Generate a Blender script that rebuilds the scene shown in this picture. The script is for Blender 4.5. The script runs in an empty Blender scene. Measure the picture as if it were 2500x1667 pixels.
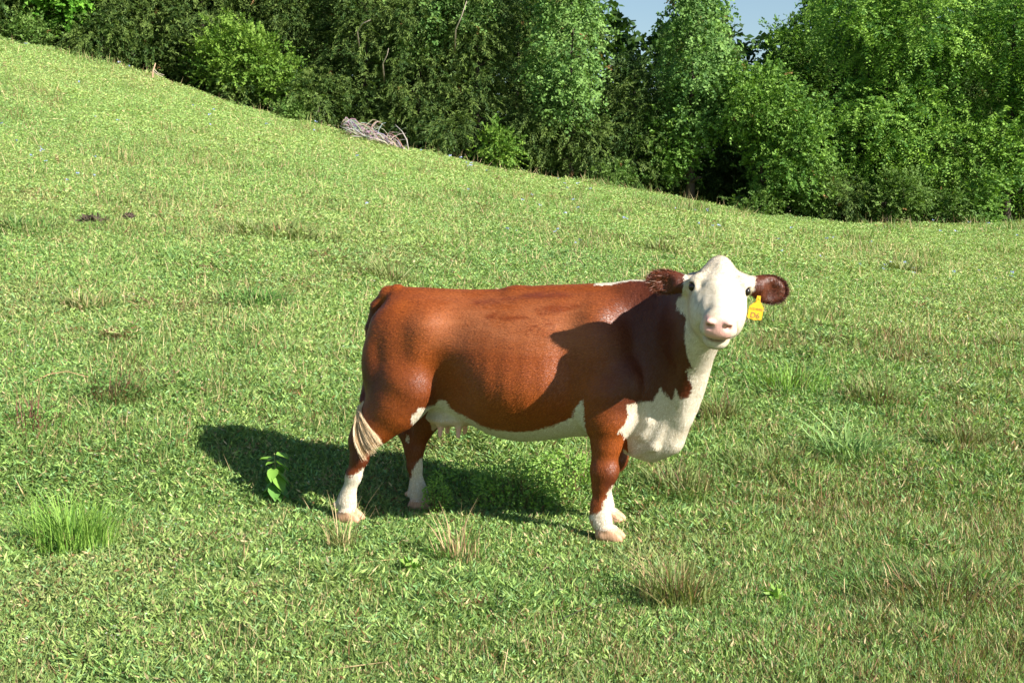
import bpy, math, random
import numpy as np
from mathutils import Vector, Matrix

# ------------------------------------------------------------------ camera, sky, sun, exposure
scene = bpy.context.scene
EYE = 1.75                      # eye height above the ground under the animal
FPX = 3000.0                    # focal length in pixels of the 2500 px wide photograph
PITCH = math.atan((833.5 - 520.0) / FPX)
cam_data = bpy.data.cameras.new("camera")
cam = bpy.data.objects.new("camera", cam_data)
scene.collection.objects.link(cam)
cam.location = (0, 0, EYE)
cam.rotation_euler = (math.pi / 2 - PITCH, 0, 0)
cam_data.sensor_width = 36.0
cam_data.lens = 36.0 * FPX / 2500.0
cam_data.clip_start = 0.05
cam_data.clip_end = 3000
scene.camera = cam
scene.render.resolution_x = 1024
scene.render.resolution_y = 682

SUN_DIR = Vector((-0.84, 0.56, -0.60)).normalized()      # direction the light travels
world = bpy.data.worlds.new("World")
scene.world = world
world.use_nodes = True
wn = world.node_tree.nodes
sky = wn.new("ShaderNodeTexSky")
sky.sky_type = 'NISHITA'
sky.sun_disc = False
elev = math.asin(-SUN_DIR.z)
sky.sun_elevation = elev
sky.sun_rotation = math.atan2(-SUN_DIR.x, -SUN_DIR.y)
sky.air_density = 1.2
sky.dust_density = 0.2
sky.ozone_density = 2.5
wn["Background"].inputs[1].default_value = 0.055
world.node_tree.links.new(sky.outputs[0], wn["Background"].inputs[0])
sun_data = bpy.data.lights.new("sun", 'SUN')
sun_data.energy = 5.0
sun_data.angle = math.radians(0.5)
sun_data.color = (1.0, 0.95, 0.86)
sun = bpy.data.objects.new("sun", sun_data)
sun.rotation_euler = SUN_DIR.to_track_quat('-Z', 'Y').to_euler()
sun.location = (8, -8, 12)
scene.collection.objects.link(sun)
scene.view_settings.view_transform = 'Standard'
scene.view_settings.look = 'None'
scene.view_settings.gamma = 1
scene.view_settings.exposure = 1.3
rng = np.random.default_rng(7)
random.seed(7)

# ------------------------------------------------------------------ helpers
C = scene.collection

def tag(o, label=None, cat=None, group=None, kind=None):
    if label: o["label"] = label
    if cat: o["category"] = cat
    if group: o["group"] = group
    if kind: o["kind"] = kind
    return o

def empty(name, loc=(0, 0, 0), rz=0.0):
    o = bpy.data.objects.new(name, None)
    o.empty_display_size = 0.2
    o.location = loc
    o.rotation_euler = (0, 0, rz)
    C.objects.link(o)
    return o

def mesh_np(name, verts, faces, mat=None, parent=None, smooth=False, attrs=None, colors=None, loc=None, mats=None, midx=None):
    """verts (N,3); faces (M,k) with one k, or a list of such arrays"""
    if not isinstance(faces, (list, tuple)): faces = [faces]
    faces = [np.asarray(f, dtype=np.int32) for f in faces if len(f)]
    me = bpy.data.meshes.new(name)
    verts = np.asarray(verts, dtype=np.float32)
    me.vertices.add(len(verts)); me.vertices.foreach_set("co", verts.ravel())
    li = np.concatenate([f.ravel() for f in faces])
    cnt = np.concatenate([np.full(len(f), f.shape[1], dtype=np.int32) for f in faces])
    st = np.concatenate([[0], np.cumsum(cnt)[:-1]]).astype(np.int32)
    me.loops.add(len(li)); me.loops.foreach_set("vertex_index", li)
    me.polygons.add(len(cnt)); me.polygons.foreach_set("loop_start", st)
    me.polygons.foreach_set("loop_total", cnt)
    if smooth: me.polygons.foreach_set("use_smooth", np.ones(len(cnt), dtype=bool))
    if midx is not None: me.polygons.foreach_set("material_index", np.asarray(midx, dtype=np.int32))
    me.update(calc_edges=True)
    if colors is not None:
        ca = me.color_attributes.new("Col", 'FLOAT_COLOR', 'POINT')
        c4 = np.ones((len(verts), 4), dtype=np.float32); c4[:, :3] = colors
        ca.data.foreach_set("color", c4.ravel())
    for k, v in (attrs or {}).items():
        a = me.attributes.new(k, 'FLOAT', 'POINT')
        a.data.foreach_set("value", np.asarray(v, dtype=np.float32))
    for m in (mats or ([mat] if mat else [])): me.materials.append(m)
    o = bpy.data.objects.new(name, me)
    if loc is not None: o.location = loc
    if parent: o.parent = parent
    C.objects.link(o)
    return o

class MB:
    """collects tubes and polygons and links them as one mesh"""
    def __init__(s): s.v = []; s.f = []; s.c = []
    def add(s, v, f, col=(1, 1, 1)):
        n = len(s.v); s.v += [tuple(p) for p in v]; s.f += [tuple(i + n for i in q) for q in f]; s.c += [col] * len(v)
    def tube(s, pts, rad, n=6, col=(1, 1, 1)):
        pts = [Vector(p) for p in pts]; V = []; F = []
        prev = None
        for i, p in enumerate(pts):
            t = (pts[min(i + 1, len(pts) - 1)] - pts[max(i - 1, 0)]).normalized()
            if prev is None:
                a = t.orthogonal().normalized()
            else:
                a = (prev - t * prev.dot(t)).normalized()
            prev = a; b = t.cross(a); r = rad[i] if hasattr(rad, '__len__') else rad
            for k in range(n):
                w = 2 * math.pi * k / n
                V.append(p + (a * math.cos(w) + b * math.sin(w)) * r)
        for i in range(len(pts) - 1):
            for k in range(n):
                F.append((i * n + k, i * n + (k + 1) % n, (i + 1) * n + (k + 1) % n, (i + 1) * n + k))
        F.append(tuple(range(n))[::-1]); F.append(tuple((len(pts) - 1) * n + k for k in range(n)))
        s.add(V, F, col)
    def build(s, name, mat, parent=None, smooth=True, loc=None):
        me = bpy.data.meshes.new(name); me.from_pydata(s.v, [], s.f)
        ca = me.color_attributes.new("Col", 'FLOAT_COLOR', 'POINT')
        ca.data.foreach_set("color", np.array([(*c, 1) for c in s.c], dtype=np.float32).ravel())
        me.materials.append(mat)
        if smooth: me.polygons.foreach_set("use_smooth", [True] * len(me.polygons))
        o = bpy.data.objects.new(name, me)
        if loc is not None: o.location = loc
        if parent: o.parent = parent
        C.objects.link(o)
        return o

def nd(nt, t, x=0, y=0, **kw):
    n = nt.nodes.new(t)
    for k, v in kw.items(): setattr(n, k, v)
    return n

def new_mat(name):
    m = bpy.data.materials.new(name); m.use_nodes = True
    nt = m.node_tree
    return m, nt, nt.nodes["Principled BSDF"], nt.nodes["Material Output"]

def math_node(nt, op, a, b=None, clamp=False):
    n = nt.nodes.new("ShaderNodeMath"); n.operation = op; n.use_clamp = clamp
    for i, v in enumerate((a, b)):
        if v is None: continue
        if isinstance(v, (int, float)): n.inputs[i].default_value = v
        else: nt.links.new(v, n.inputs[i])
    return n.outputs[0]

def mix_rgb(nt, fac, a, b, mode='MIX'):
    n = nt.nodes.new("ShaderNodeMix"); n.data_type = 'RGBA'; n.blend_type = mode
    for sock, v in ((n.inputs[0], fac), (n.inputs[6], a), (n.inputs[7], b)):
        if isinstance(v, (int, float)): sock.default_value = v
        elif isinstance(v, tuple): sock.default_value = (*v, 1) if len(v) == 3 else v
        else: nt.links.new(v, sock)
    return n.outputs[2]

def ramp(nt, fac, stops):
    n = nt.nodes.new("ShaderNodeValToRGB")
    while len(n.color_ramp.elements) < len(stops): n.color_ramp.elements.new(0.5)
    for e, (p, c) in zip(n.color_ramp.elements, stops):
        e.position = p; e.color = (*c, 1) if len(c) == 3 else c
    if fac is not None: nt.links.new(fac, n.inputs[0])
    return n.outputs[0]

def noise_tex(nt, vec, scale, detail=3, rough=0.5):
    n = nt.nodes.new("ShaderNodeTexNoise"); n.inputs['Scale'].default_value = scale
    n.inputs['Detail'].default_value = detail; n.inputs['Roughness'].default_value = rough
    if vec is not None: nt.links.new(vec, n.inputs['Vector'])
    return n.outputs[0]

def vnoise(x, y, seed=0):
    """smooth value noise on the plane, about 0..1"""
    xi = np.floor(x).astype(np.int64); yi = np.floor(y).astype(np.int64)
    fx = x - xi; fy = y - yi
    fx = fx * fx * (3 - 2 * fx); fy = fy * fy * (3 - 2 * fy)
    def h(a, b):
        n = (a * 374761393 + b * 668265263 + seed * 974634777) & 0xffffffff
        n = ((n ^ (n >> 13)) * 1274126177) & 0xffffffff
        return ((n ^ (n >> 16)) & 0xffff) / 65535.0
    return (h(xi, yi) * (1 - fx) + h(xi + 1, yi) * fx) * (1 - fy) + (h(xi, yi + 1) * (1 - fx) + h(xi + 1, yi + 1) * fx) * fy

def fbm(x, y, seed=0, oct=3):
    s = 0; a = 0.5; t = 0
    for i in range(oct):
        s = s + a * vnoise(x * 2 ** i, y * 2 ** i, seed + i * 17); t += a; a *= 0.55
    return s / t

# ------------------------------------------------------------------ terrain height
EDGE_PX = np.array([-1400, -600, 0, 180, 400, 560, 780, 1000, 1200, 1400, 1600, 1800, 1950, 2150, 2500, 3200, 4200], dtype=float)
EDGE_PY = np.array([-60, 10, 98, 138, 195, 253, 312, 366, 412, 445, 472, 522, 540, 549, 549, 540, 530], dtype=float)
TREE_Y = 33.0
_ex = (EDGE_PX - 1250) / FPX * TREE_Y
_ez = EYE + (520 - EDGE_PY) / FPX * TREE_Y

def smooth_interp(x, xs, ys, w):
    return sum(np.interp(x + d * w, xs, ys) for d in (-1, -0.5, 0, 0.5, 1)) / 5.0

def terrain(x, y):
    x = np.asarray(x, dtype=float); y = np.asarray(y, dtype=float)
    A = smooth_interp(x, _ex, _ez, 0.8)
    t = np.clip((y - 7.05) / (TREE_Y - 7.05), 0, 1)
    g = t ** 0.82
    back = np.clip((y - TREE_Y) / 40.0, 0, 1)
    z = A * g + (y > TREE_Y) * (-0.9 * np.minimum(back * 2, 1) * (A > 1.6) * np.minimum(1, (A - 1.6)) )
    sx_ = np.clip((-.9 - x) / 1.4, 0, 1); sy_ = np.clip((y - 6.9) / 1.0, 0, 1)
    z = z + .15 * sx_ * sx_ * (3 - 2 * sx_) * sy_ * sy_ * (3 - 2 * sy_) * np.clip((20 - y) / 10, 0, 1)
    near = np.clip((6.3 - y) / 12.0, 0, 1)
    z = z - 0.25 * near * near
    z = z + 0.05 * (fbm(x * 0.55, y * 0.45, 3) - 0.5) * np.clip((y - 7.5) / 5, 0, 1) * 2.0
    z = z + 0.045 * (fbm(x * 2.1, y * 2.1, 9) - 0.5) * (1 - 0.6 * np.exp(-((x + .2) / 1.2) ** 2 - ((y - 6.9) / .6) ** 2))
    return z

def tz(x, y): return float(terrain(np.array([x]), np.array([y]))[0])

def gpt(px, py):
    """ground point of the terrain seen at pixel (px, py) of the photograph"""
    u = (px - 1250) / FPX; v = (833.5 - py) / FPX
    d = (u, math.cos(PITCH) + v * math.sin(PITCH), -math.sin(PITCH) + v * math.cos(PITCH))
    t = np.linspace(3.5, 40, 3000)
    z = EYE + d[2] * t - terrain(d[0] * t, d[1] * t)
    k = np.argmax(z < 0) if (z < 0).any() else len(t) - 1
    return Vector((d[0] * t[k], d[1] * t[k], tz(d[0] * t[k], d[1] * t[k])))
# ------------------------------------------------------------------ ground
def ground_material():
    m, nt, bs, out = new_mat("pasture_soil")
    tc = nd(nt, "ShaderNodeTexCoord").outputs['Object']
    n1 = noise_tex(nt, tc, 9, 5, .7); n2 = noise_tex(nt, tc, .6, 3, .6)
    c = ramp(nt, n1, [(.3, (.05, .070, .018)), (.5, (.11, .165, .038)), (.68, (.18, .23, .06)), (.8, (.24, .20, .10))])
    c = mix_rgb(nt, n2, c, (.15, .22, .05))
    nt.links.new(c, bs.inputs['Base Color']); bs.inputs['Roughness'].default_value = .9
    bp = nd(nt, "ShaderNodeBump"); bp.inputs['Strength'].default_value = .8; bp.inputs['Distance'].default_value = .03
    nt.links.new(n1, bp.inputs['Height']); nt.links.new(bp.outputs[0], bs.inputs['Normal'])
    return m
gx = np.concatenate([np.linspace(-400, -40, 19)[:-1], np.linspace(-40, -9, 32)[:-1], np.linspace(-9, 9, 121), np.linspace(9, 40, 32)[1:], np.linspace(40, 400, 19)[1:]])
gy = np.concatenate([np.linspace(-200, -10, 12)[:-1], np.linspace(-10, 3, 14)[:-1], np.linspace(3, 14, 91), np.linspace(14, 36, 60)[1:], np.linspace(36, 75, 20)[1:], np.linspace(75, 900, 16)[1:]])
XX, YY = np.meshgrid(gx, gy)
ZZ = terrain(XX, np.minimum(YY, 75))
ix = np.arange(XX.size).reshape(XX.shape)
q = np.stack([ix[:-1, :-1], ix[:-1, 1:], ix[1:, 1:], ix[1:, :-1]], -1).reshape(-1, 4)
ground = mesh_np("ground", np.stack([XX, YY, ZZ], -1).reshape(-1, 3), q, ground_material(), smooth=True)
tag(ground, kind="structure")

# ------------------------------------------------------------------ leaf material (colour per leaf, some light through)
def leaf_material(name, trans=.28, rough=.5, spec=.35):
    m, nt, bs, out = new_mat(name)
    a = nd(nt, "ShaderNodeAttribute", attribute_name="Col").outputs['Color']
    nt.links.new(a, bs.inputs['Base Color']); bs.inputs['Roughness'].default_value = rough
    bs.inputs['Specular IOR Level'].default_value = spec
    tr = nd(nt, "ShaderNodeBsdfTranslucent")
    warm = mix_rgb(nt, 1.0, a, (1.15, 1.25, .55), 'MULTIPLY'); nt.links.new(warm, tr.inputs[0])
    ms = nd(nt, "ShaderNodeMixShader"); ms.inputs[0].default_value = trans
    nt.links.new(bs.outputs[0], ms.inputs[1]); nt.links.new(tr.outputs[0], ms.inputs[2]); nt.links.new(ms.outputs[0], out.inputs[0])
    return m
M_GRASS = leaf_material("grass_blades", .25, .55, .3)
M_LEAF = leaf_material("tree_leaves", .24, .6, .18)

def unit(v): return v / (np.linalg.norm(v, axis=-1, keepdims=True) + 1e-9)

def diamonds(base, e, w, mid=.42, lift=None):
    """one four-cornered leaf per row: base point, length vector, half-width vector"""
    m = base + e * mid
    if lift is not None: m = m + lift
    v = np.stack([base, m + w, base + e, m - w], 1).reshape(-1, 3)
    return v
def leaf_mesh(name, v, cols, mat, parent=None, loc=None):
    n = len(v) // 4
    return mesh_np(name, v, np.arange(n * 4).reshape(n, 4), mat, parent, False, colors=np.repeat(cols, 4, axis=0), loc=loc)

# ------------------------------------------------------------------ pasture: countless small leaves and blades
HOOVES = [(.52, 6.50), (-.90, 6.94), (-.50, 7.12), (.60, 6.95)]
def pasture():
    N = 1950000
    # distance from the eye: screen-even density
    D = np.exp(rng.uniform(math.log(3.7), math.log(36.0), int(N * 1.0)))
    U = rng.uniform(-.56, .56, len(D))
    x = U * D; y = D
    hole = (fbm(x * 3.4, y * 3.0, 97) < .36 + .10 * (fbm(x * .7, y * .7, 98) - .5)) & (rng.random(len(x)) < np.clip((13 - y) / 5, 0, .62))
    x, y, D = x[~hole], y[~hole], D[~hole]
    z = terrain(x, y)
    nb = .5 + 1.25 * (.6 * fbm(x * .55, y * .55, 21) + .4 * fbm(x * .16, y * .13, 23) - .5); nm = fbm(x * 1.9, y * 1.6, 31); nf = fbm(x * 6, y * 6, 41)
    hoofd = np.min([np.hypot(x - hx_, (y - hy_) * .8) for hx_, hy_ in HOOVES], axis=0); trod = .35 + .65 * np.clip((hoofd - .08) / .14, 0, 1)
    right = np.clip((x / y + .02) * 3.2, 0, 1) * np.clip((9 - y) / 2.5, 0, 1)     # rougher sward on the near right
    tall = np.clip((nm - .55) * 4, 0, 1)
    s = (D / 5.6) ** np.where(D > 5.6, .45, .66)                                              # farther leaves stand for more of the sward
    ln = s * (.020 + .024 * rng.random(len(D)) ** 1.3) * (1 + .9 * tall + .35 * right) * trod
    ln = ln * (1 - .28 * np.clip((D - 9) / 8, 0, 1))
    wd = s * (.0032 + .0028 * rng.random(len(D)))
    blade = rng.random(len(D)) < (.30 + .35 * right)                  # narrow and upright
    ln = np.where(blade, ln * 1.55, ln); wd = np.where(blade, wd * .55, wd)
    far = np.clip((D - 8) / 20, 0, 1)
    az = rng.uniform(0, 2 * math.pi, len(D))
    el = np.where(blade, rng.uniform(.45, 1.35, len(D)), rng.uniform(-.10, .95, len(D))) * (1 - .35 * far)
    e = np.stack([np.cos(az) * np.cos(el), np.sin(az) * np.cos(el), np.sin(el)], 1) * ln[:, None]
    r = unit(rng.normal(0, 1, (len(D), 3))); w = unit(np.cross(e, r)) * wd[:, None]
    up = rng.random(len(D)) * .024 * (1 + 1.6 * tall) * (.6 + .6 * s) * trod
    base = np.stack([x, y, z + np.where(blade, 0, up)], 1)
    v = diamonds(base, e, w)
    # colours
    g1 = np.array([.175, .290, .066]); g2 = np.array([.300, .425, .110]); g3 = np.array([.095, .210, .072]); g4 = np.array([.40, .41, .17])
    straw = np.array([.52, .41, .22]); brown = np.array([.19, .105, .045])
    t = rng.random((len(D), 1))
    c = g1 * (1 - t) + g2 * t
    k = (nb[:, None] - .5) * 2.0 + rng.normal(0, .35, (len(D), 1))
    c = c + np.clip(k, 0, 1) * (g4 - c) * .55 + np.clip(-k, 0, 1) * (g3 - c) * .65
    mott = np.clip((fbm(x * 1.1, y * .8, 131) - .52) * 5, 0, 1) * np.clip(fbm(x * 4, y * 3, 133) * 1.6 - .3, 0, 1)
    c = c * (1 - .45 * mott[:, None]) + np.array([.27, .25, .11]) * .45 * mott[:, None]
    cool = rng.random(len(D)) < .22; c[cool] = c[cool] * .35 + np.array([.14, .30, .115]) * .65
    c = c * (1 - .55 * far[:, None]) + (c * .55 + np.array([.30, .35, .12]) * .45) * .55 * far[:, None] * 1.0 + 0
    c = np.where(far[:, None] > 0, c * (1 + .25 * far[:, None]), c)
    pd = .045 + .10 * right + .03 * far + .30 * np.clip((nf - .66) * 5, 0, 1)
    dry = rng.random(len(D)) < pd
    c[dry] = straw * (.55 + .6 * rng.random((dry.sum(), 1)))
    br = rng.random(len(D)) < (.02 + .10 * mott + .07 * right + .25 * np.clip((nm * nf - .42) * 6, 0, 1)); c[br] = brown * (.6 + .8 * rng.random((br.sum(), 1)))
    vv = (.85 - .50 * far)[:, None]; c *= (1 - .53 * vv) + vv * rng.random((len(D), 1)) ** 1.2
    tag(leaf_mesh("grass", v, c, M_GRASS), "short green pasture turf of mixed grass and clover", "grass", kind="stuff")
    # rougher clumps: longer blades and brown stems where the cattle leave them
    m = 5200; D0 = np.exp(rng.uniform(math.log(4.0), math.log(33), m)); U0 = rng.uniform(-.52, .52, m); X0 = U0 * D0; Y0 = D0
    rt = np.clip((U0 + .05) * 3, 0, 1) * (D0 < 12)
    kp = fbm(X0 * .75, Y0 * .7, 88) + .13 * rt + .05 * rng.random(m) + .07 * (D0 > 29.5) > .635
    kp &= ~((np.abs(X0 + .1) < .9) & (np.abs(Y0 - 6.75) < .45))
    X0, Y0, D0, rt = X0[kp], Y0[kp], D0[kp], rt[kp]; m = len(X0); nb_ = 34
    sc = ((D0 / 6) ** .55)[:, None]; bh = (.05 + .10 * rng.random((m, 1)) ** 1.5) * sc
    ox = rng.normal(0, .07, (m, nb_)) * sc; oy = rng.normal(0, .06, (m, nb_)) * sc
    x = (X0[:, None] + ox).ravel(); y = (Y0[:, None] + oy).ravel(); hgt = (bh * rng.uniform(.4, 1.25, (m, nb_))).ravel()
    s2 = np.repeat(sc.ravel(), nb_); n = len(x)
    az = rng.uniform(0, 6.28, n); el = rng.uniform(.55, 1.5, n)
    e = np.stack([np.cos(az) * np.cos(el), np.sin(az) * np.cos(el), np.sin(el)], 1) * hgt[:, None]
    w = unit(np.cross(e, unit(rng.normal(0, 1, (n, 3))))) * (.0022 * s2 * rng.uniform(.7, 1.4, n))[:, None]
    v = diamonds(np.stack([x, y, terrain(x, y)], 1), e, w, .35)
    tone = np.repeat(rng.random(m), nb_)[:, None]; t = rng.random((n, 1))
    c = (np.array([.10, .20, .045]) * (1 - tone) + np.array([.20, .26, .07]) * tone) * (.7 + .6 * t)
    bq = rng.random(n) < .14 + .34 * np.repeat(rt, nb_); c[bq] = np.array([.20, .115, .055]) * (.6 + .8 * rng.random((bq.sum(), 1)))
    dq = rng.random(n) < .14; c[dq] = np.array([.50, .38, .20]) * (.6 + .6 * rng.random((dq.sum(), 1)))
    tag(leaf_mesh("rough_grass", v, c, M_GRASS), "rougher longer grass and brown stems growing through the turf", "grass", kind="stuff")
    # pale dry stalks standing out of the turf
    n = 11000
    D = np.exp(rng.uniform(math.log(3.9), math.log(34), n * 2)); U = rng.uniform(-.52, .52, n * 2); x = U * D; y = D
    keep = (fbm(x * .5, y * .4, 77) + .35 * rng.random(len(x)) + .25 * ((y > 9) & (y < 22)) + .1 * (y > 29) > .74); x, y, D = x[keep], y[keep], D[keep]
    n = len(x); s = (D / 6) ** .6
    h = s * (.05 + .09 * rng.random(n)); az = rng.uniform(0, 6.28, n); el = rng.uniform(.8, 1.5, n)
    flat = rng.random(n) < .18; el[flat] = rng.uniform(.02, .2, flat.sum())
    e = np.stack([np.cos(az) * np.cos(el), np.sin(az) * np.cos(el), np.sin(el)], 1) * h[:, None]
    w = unit(np.cross(e, unit(rng.normal(0, 1, (n, 3))))) * (.0013 * s ** 1.2)[:, None]
    v = diamonds(np.stack([x, y, terrain(x, y) + .01], 1), e, w, .3)
    cc = np.array([.60, .46, .25]) * (.6 + .7 * rng.random((n, 1)))
    tag(leaf_mesh("dry_stalks", v, cc, M_GRASS), "thin straw coloured dry stalks scattered over the pasture", "dry grass", kind="stuff")
    # clover heads and chicory
    def flowers(name, n, col, lo, hi, ulo, uhi, size, label, seed, thr):
        D = np.exp(rng.uniform(math.log(lo), math.log(hi), n * 4)); U = rng.uniform(ulo, uhi, n * 4); x = U * D; y = D
        kp = fbm(x * .8, y * .6, seed) > thr; x, y, D = x[kp][:n], y[kp][:n], D[kp][:n]; n = len(x)
        z = terrain(x, y) + .030 * (D / 6) ** .5 + rng.random(n) * .03 * (D / 6) ** .5; V_ = []; cc = []
        for k in range(5):
            az = rng.uniform(0, 6.28, n); e = np.stack([np.cos(az), np.sin(az), rng.uniform(-.2, .9, n)], 1) * (size * (D / 6) ** .8)[:, None]
            w = unit(np.cross(e, unit(rng.normal(0, 1, (n, 3))))) * (size * .35 * (D / 6) ** .8)[:, None]
            V_.append(diamonds(np.stack([x, y, z], 1), e, w, .6)); cc.append(np.array(col) * (.8 + .3 * rng.random((n, 1))))
        tag(leaf_mesh(name, np.concatenate(V_), np.concatenate(cc), M_GRASS), label, "wildflowers", kind="stuff")
    flowers("clover_flowers", 260, (.72, .70, .66), 4.2, 13, -.45, .45, .006, "tiny white clover heads dotted in the turf", 51, .52)
    flowers("chicory_flowers", 100, (.36, .42, .74), 17, 33, -.48, .45, .012, "small pale blue wildflowers scattered on the upper slope", 61, .60)
pasture()
# ------------------------------------------------------------------ the cow: one distance field -> one skin
PSI = math.radians(16)
COW_O = Vector((-0.173, 6.89, 0.0))
F2 = np.array([math.cos(PSI), -math.sin(PSI)]); L2 = np.array([math.sin(PSI), math.cos(PSI)])

def side(px, py, yl):
    """(x, z) in the cow's own frame of a point traced on the plane y = yl"""
    u = (px - 1250) / FPX; v = (833.5 - py) / FPX
    d = np.array([u, math.cos(PITCH) + v * math.sin(PITCH), -math.sin(PITCH) + v * math.cos(PITCH)])
    t = (yl + COW_O.x * L2[0] + COW_O.y * L2[1]) / (d[:2] @ L2)
    w = d * t
    return float((w[:2] - np.array(COW_O[:2])) @ F2), float(w[2] + EYE)

def w2l(p):
    q = np.array([p[0] - COW_O.x, p[1] - COW_O.y])
    return np.array([q @ F2, q @ L2, p[2]])

def axis(*segs):
    out = [segs[0][0]]
    for a, b, h in segs:
        n = max(1, int(round((b - a) / h))); out += list(np.linspace(a, b, n + 1)[1:])
    return np.array(out, dtype=np.float32)

GX = axis((-1.0, 1.05, .010), (1.05, 1.80, .0052))
GY = axis((-.86, -.20, .0052), (-.20, .46, .010))
GZ = axis((-.02, .13, .007), (.13, .98, .010), (.98, 1.60, .0052))
V = np.full((len(GX), len(GY), len(GZ)), 1.0, dtype=np.float32)
MARG = 0.13

def region(lo, hi, m=MARG):
    s = []
    for g, a, b in zip((GX, GY, GZ), lo, hi):
        i0 = max(0, np.searchsorted(g, a - m)); i1 = min(len(g), np.searchsorted(g, b + m))
        s.append(slice(i0, i1))
    return tuple(s)

def grid(s):
    return GX[s[0]][:, None, None], GY[s[1]][None, :, None], GZ[s[2]][None, None, :]

def smin(a, b, k):
    h = np.clip(0.5 + 0.5 * (b - a) / k, 0, 1)
    return b + (a - b) * h - k * h * (1 - h)

def put(s, d, k, sub=False):
    if sub: V[s] = -smin(-V[s], d, k)
    else: V[s] = smin(V[s], d, k)

# head frame: columns = viewer-right, poll-to-nose, out of the forehead
def w2l_dir(v): v = np.array(v, float); return np.array([v[:2] @ F2, v[:2] @ L2, v[2]])
_a = np.array([-0.14, -0.85, -0.515]); _a /= np.linalg.norm(_a)
_r = np.array([1.0, -0.02, -0.03]); _r -= _a * (_r @ _a); _r /= np.linalg.norm(_r)
_n = np.cross(_r, _a); 
if _n[2] < 0: _n = -_n
HEAD0 = w2l((1.043, 6.14, 1.523))
HM = np.stack([w2l_dir(_r), w2l_dir(_a), w2l_dir(_n)], axis=1)

def hp(s, t, n): return HEAD0 + HM @ np.array([s, t, n])

def ell(c, r, k=.05, R=None, sub=False):
    c = np.array(c, float); r = np.array(r, float)
    m = r.max() if R is not None else r
    s = region(c - m, c + m, max(MARG, 2.2 * k) if not sub else 0.05)
    x, y, z = grid(s); x = x - c[0]; y = y - c[1]; z = z - c[2]
    if R is not None:
        x, y, z = (x * R[0, i] + y * R[1, i] + z * R[2, i] for i in range(3))
    k0 = np.sqrt((x / r[0]) ** 2 + (y / r[1]) ** 2 + (z / r[2]) ** 2)
    k1 = np.sqrt((x / r[0] ** 2) ** 2 + (y / r[1] ** 2) ** 2 + (z / r[2] ** 2) ** 2) + 1e-6
    put(s, (k0 * (k0 - 1) / k1).astype(np.float32), k, sub)

def hell(c, r, k=.03, sub=False, rot=None):
    R = HM if rot is None else HM @ rot
    ell(hp(*c), r, k, R, sub)

def cone(a, b, ra, rb, k=.04, fy=1.0, sub=False):
    """round cone; fy < 1 flattens it sideways"""
    a = np.array(a, float); b = np.array(b, float); m = max(ra, rb)
    s = region(np.minimum(a, b) - m, np.maximum(a, b) + m, MARG if not sub else .04)
    x, y, z = grid(s); x = x - a[0]; y = (y - a[1]) / fy; z = z - a[2]
    ab = b - a; ab[1] /= fy
    h = np.clip((x * ab[0] + y * ab[1] + z * ab[2]) / (ab @ ab), 0, 1)
    d = np.sqrt((x - h * ab[0]) ** 2 + (y - h * ab[1]) ** 2 + (z - h * ab[2]) ** 2) - (ra + (rb - ra) * h)
    put(s, (d * min(1, fy)).astype(np.float32), k, sub)

def bump(c, r, amp):
    """gentle swelling (amp > 0) or hollow (amp < 0) of whatever skin passes here"""
    c = np.array(c, float); r = np.array(r, float)
    s = region(c - 2.6 * r, c + 2.6 * r, 0); x, y, z = grid(s)
    V[s] -= (amp * np.exp(-((x - c[0]) / r[0]) ** 2 - ((y - c[1]) / r[1]) ** 2 - ((z - c[2]) / r[2]) ** 2)).astype(np.float32)

def chain(pts, k=.035, fy=1.0):
    for (p, ra), (q, rb) in zip(pts[:-1], pts[1:]): cone(p, q, ra, rb, k, fy)

# ---- trunk: lofted cross-sections   x, top, bottom, half width, height of the widest point (0..1)
ST = np.array([
 (-.67, 1.05, .93, .01, .5), (-.635, 1.12, .84, .085, .5), (-.60, 1.20, .77, .150, .5), (-.55, 1.275, .72, .195, .55), (-.48, 1.312, .69, .235, .58),
 (-.35, 1.312, .655, .262, .60), (-.20, 1.298, .615, .280, .56), (-.05, 1.292, .565, .302, .50), (.10, 1.300, .502, .328, .46),
 (.25, 1.322, .482, .338, .46), (.40, 1.335, .500, .330, .47), (.55, 1.342, .528, .305, .50), (.70, 1.350, .535, .272, .50),
 (.85, 1.352, .520, .225, .48), (.98, 1.345, .56, .160, .5), (1.06, 1.32, .66, .09, .5), (1.10, 1.2, .8, .01, .5)])
s = region((-.75, -.40, .40), (1.14, .40, 1.40), .10)
x, y, z = grid(s)
def stn(i):
    return smooth_interp(x, ST[:, 0], ST[:, i], 0.045)
zt, zb, hw, fz = stn(1), stn(2), stn(3), stn(4)
zm = zb + fz * (zt - zb)
hh = np.where(z > zm, zt - zm, zm - zb)
pw = np.where(z > zm, 2.35, 2.05)
q = ((np.abs(y) / np.maximum(hw, .012)) ** pw + (np.abs(z - zm) / np.maximum(hh, .012)) ** pw) ** (1 / pw)
V[s] = ((q - 1) * np.minimum(hw, hh) * 0.92).astype(np.float32)
V[s] = np.maximum(V[s], np.maximum(-.66 - x, x - 1.09) + 0 * V[s])
del q, hh, pw

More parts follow.
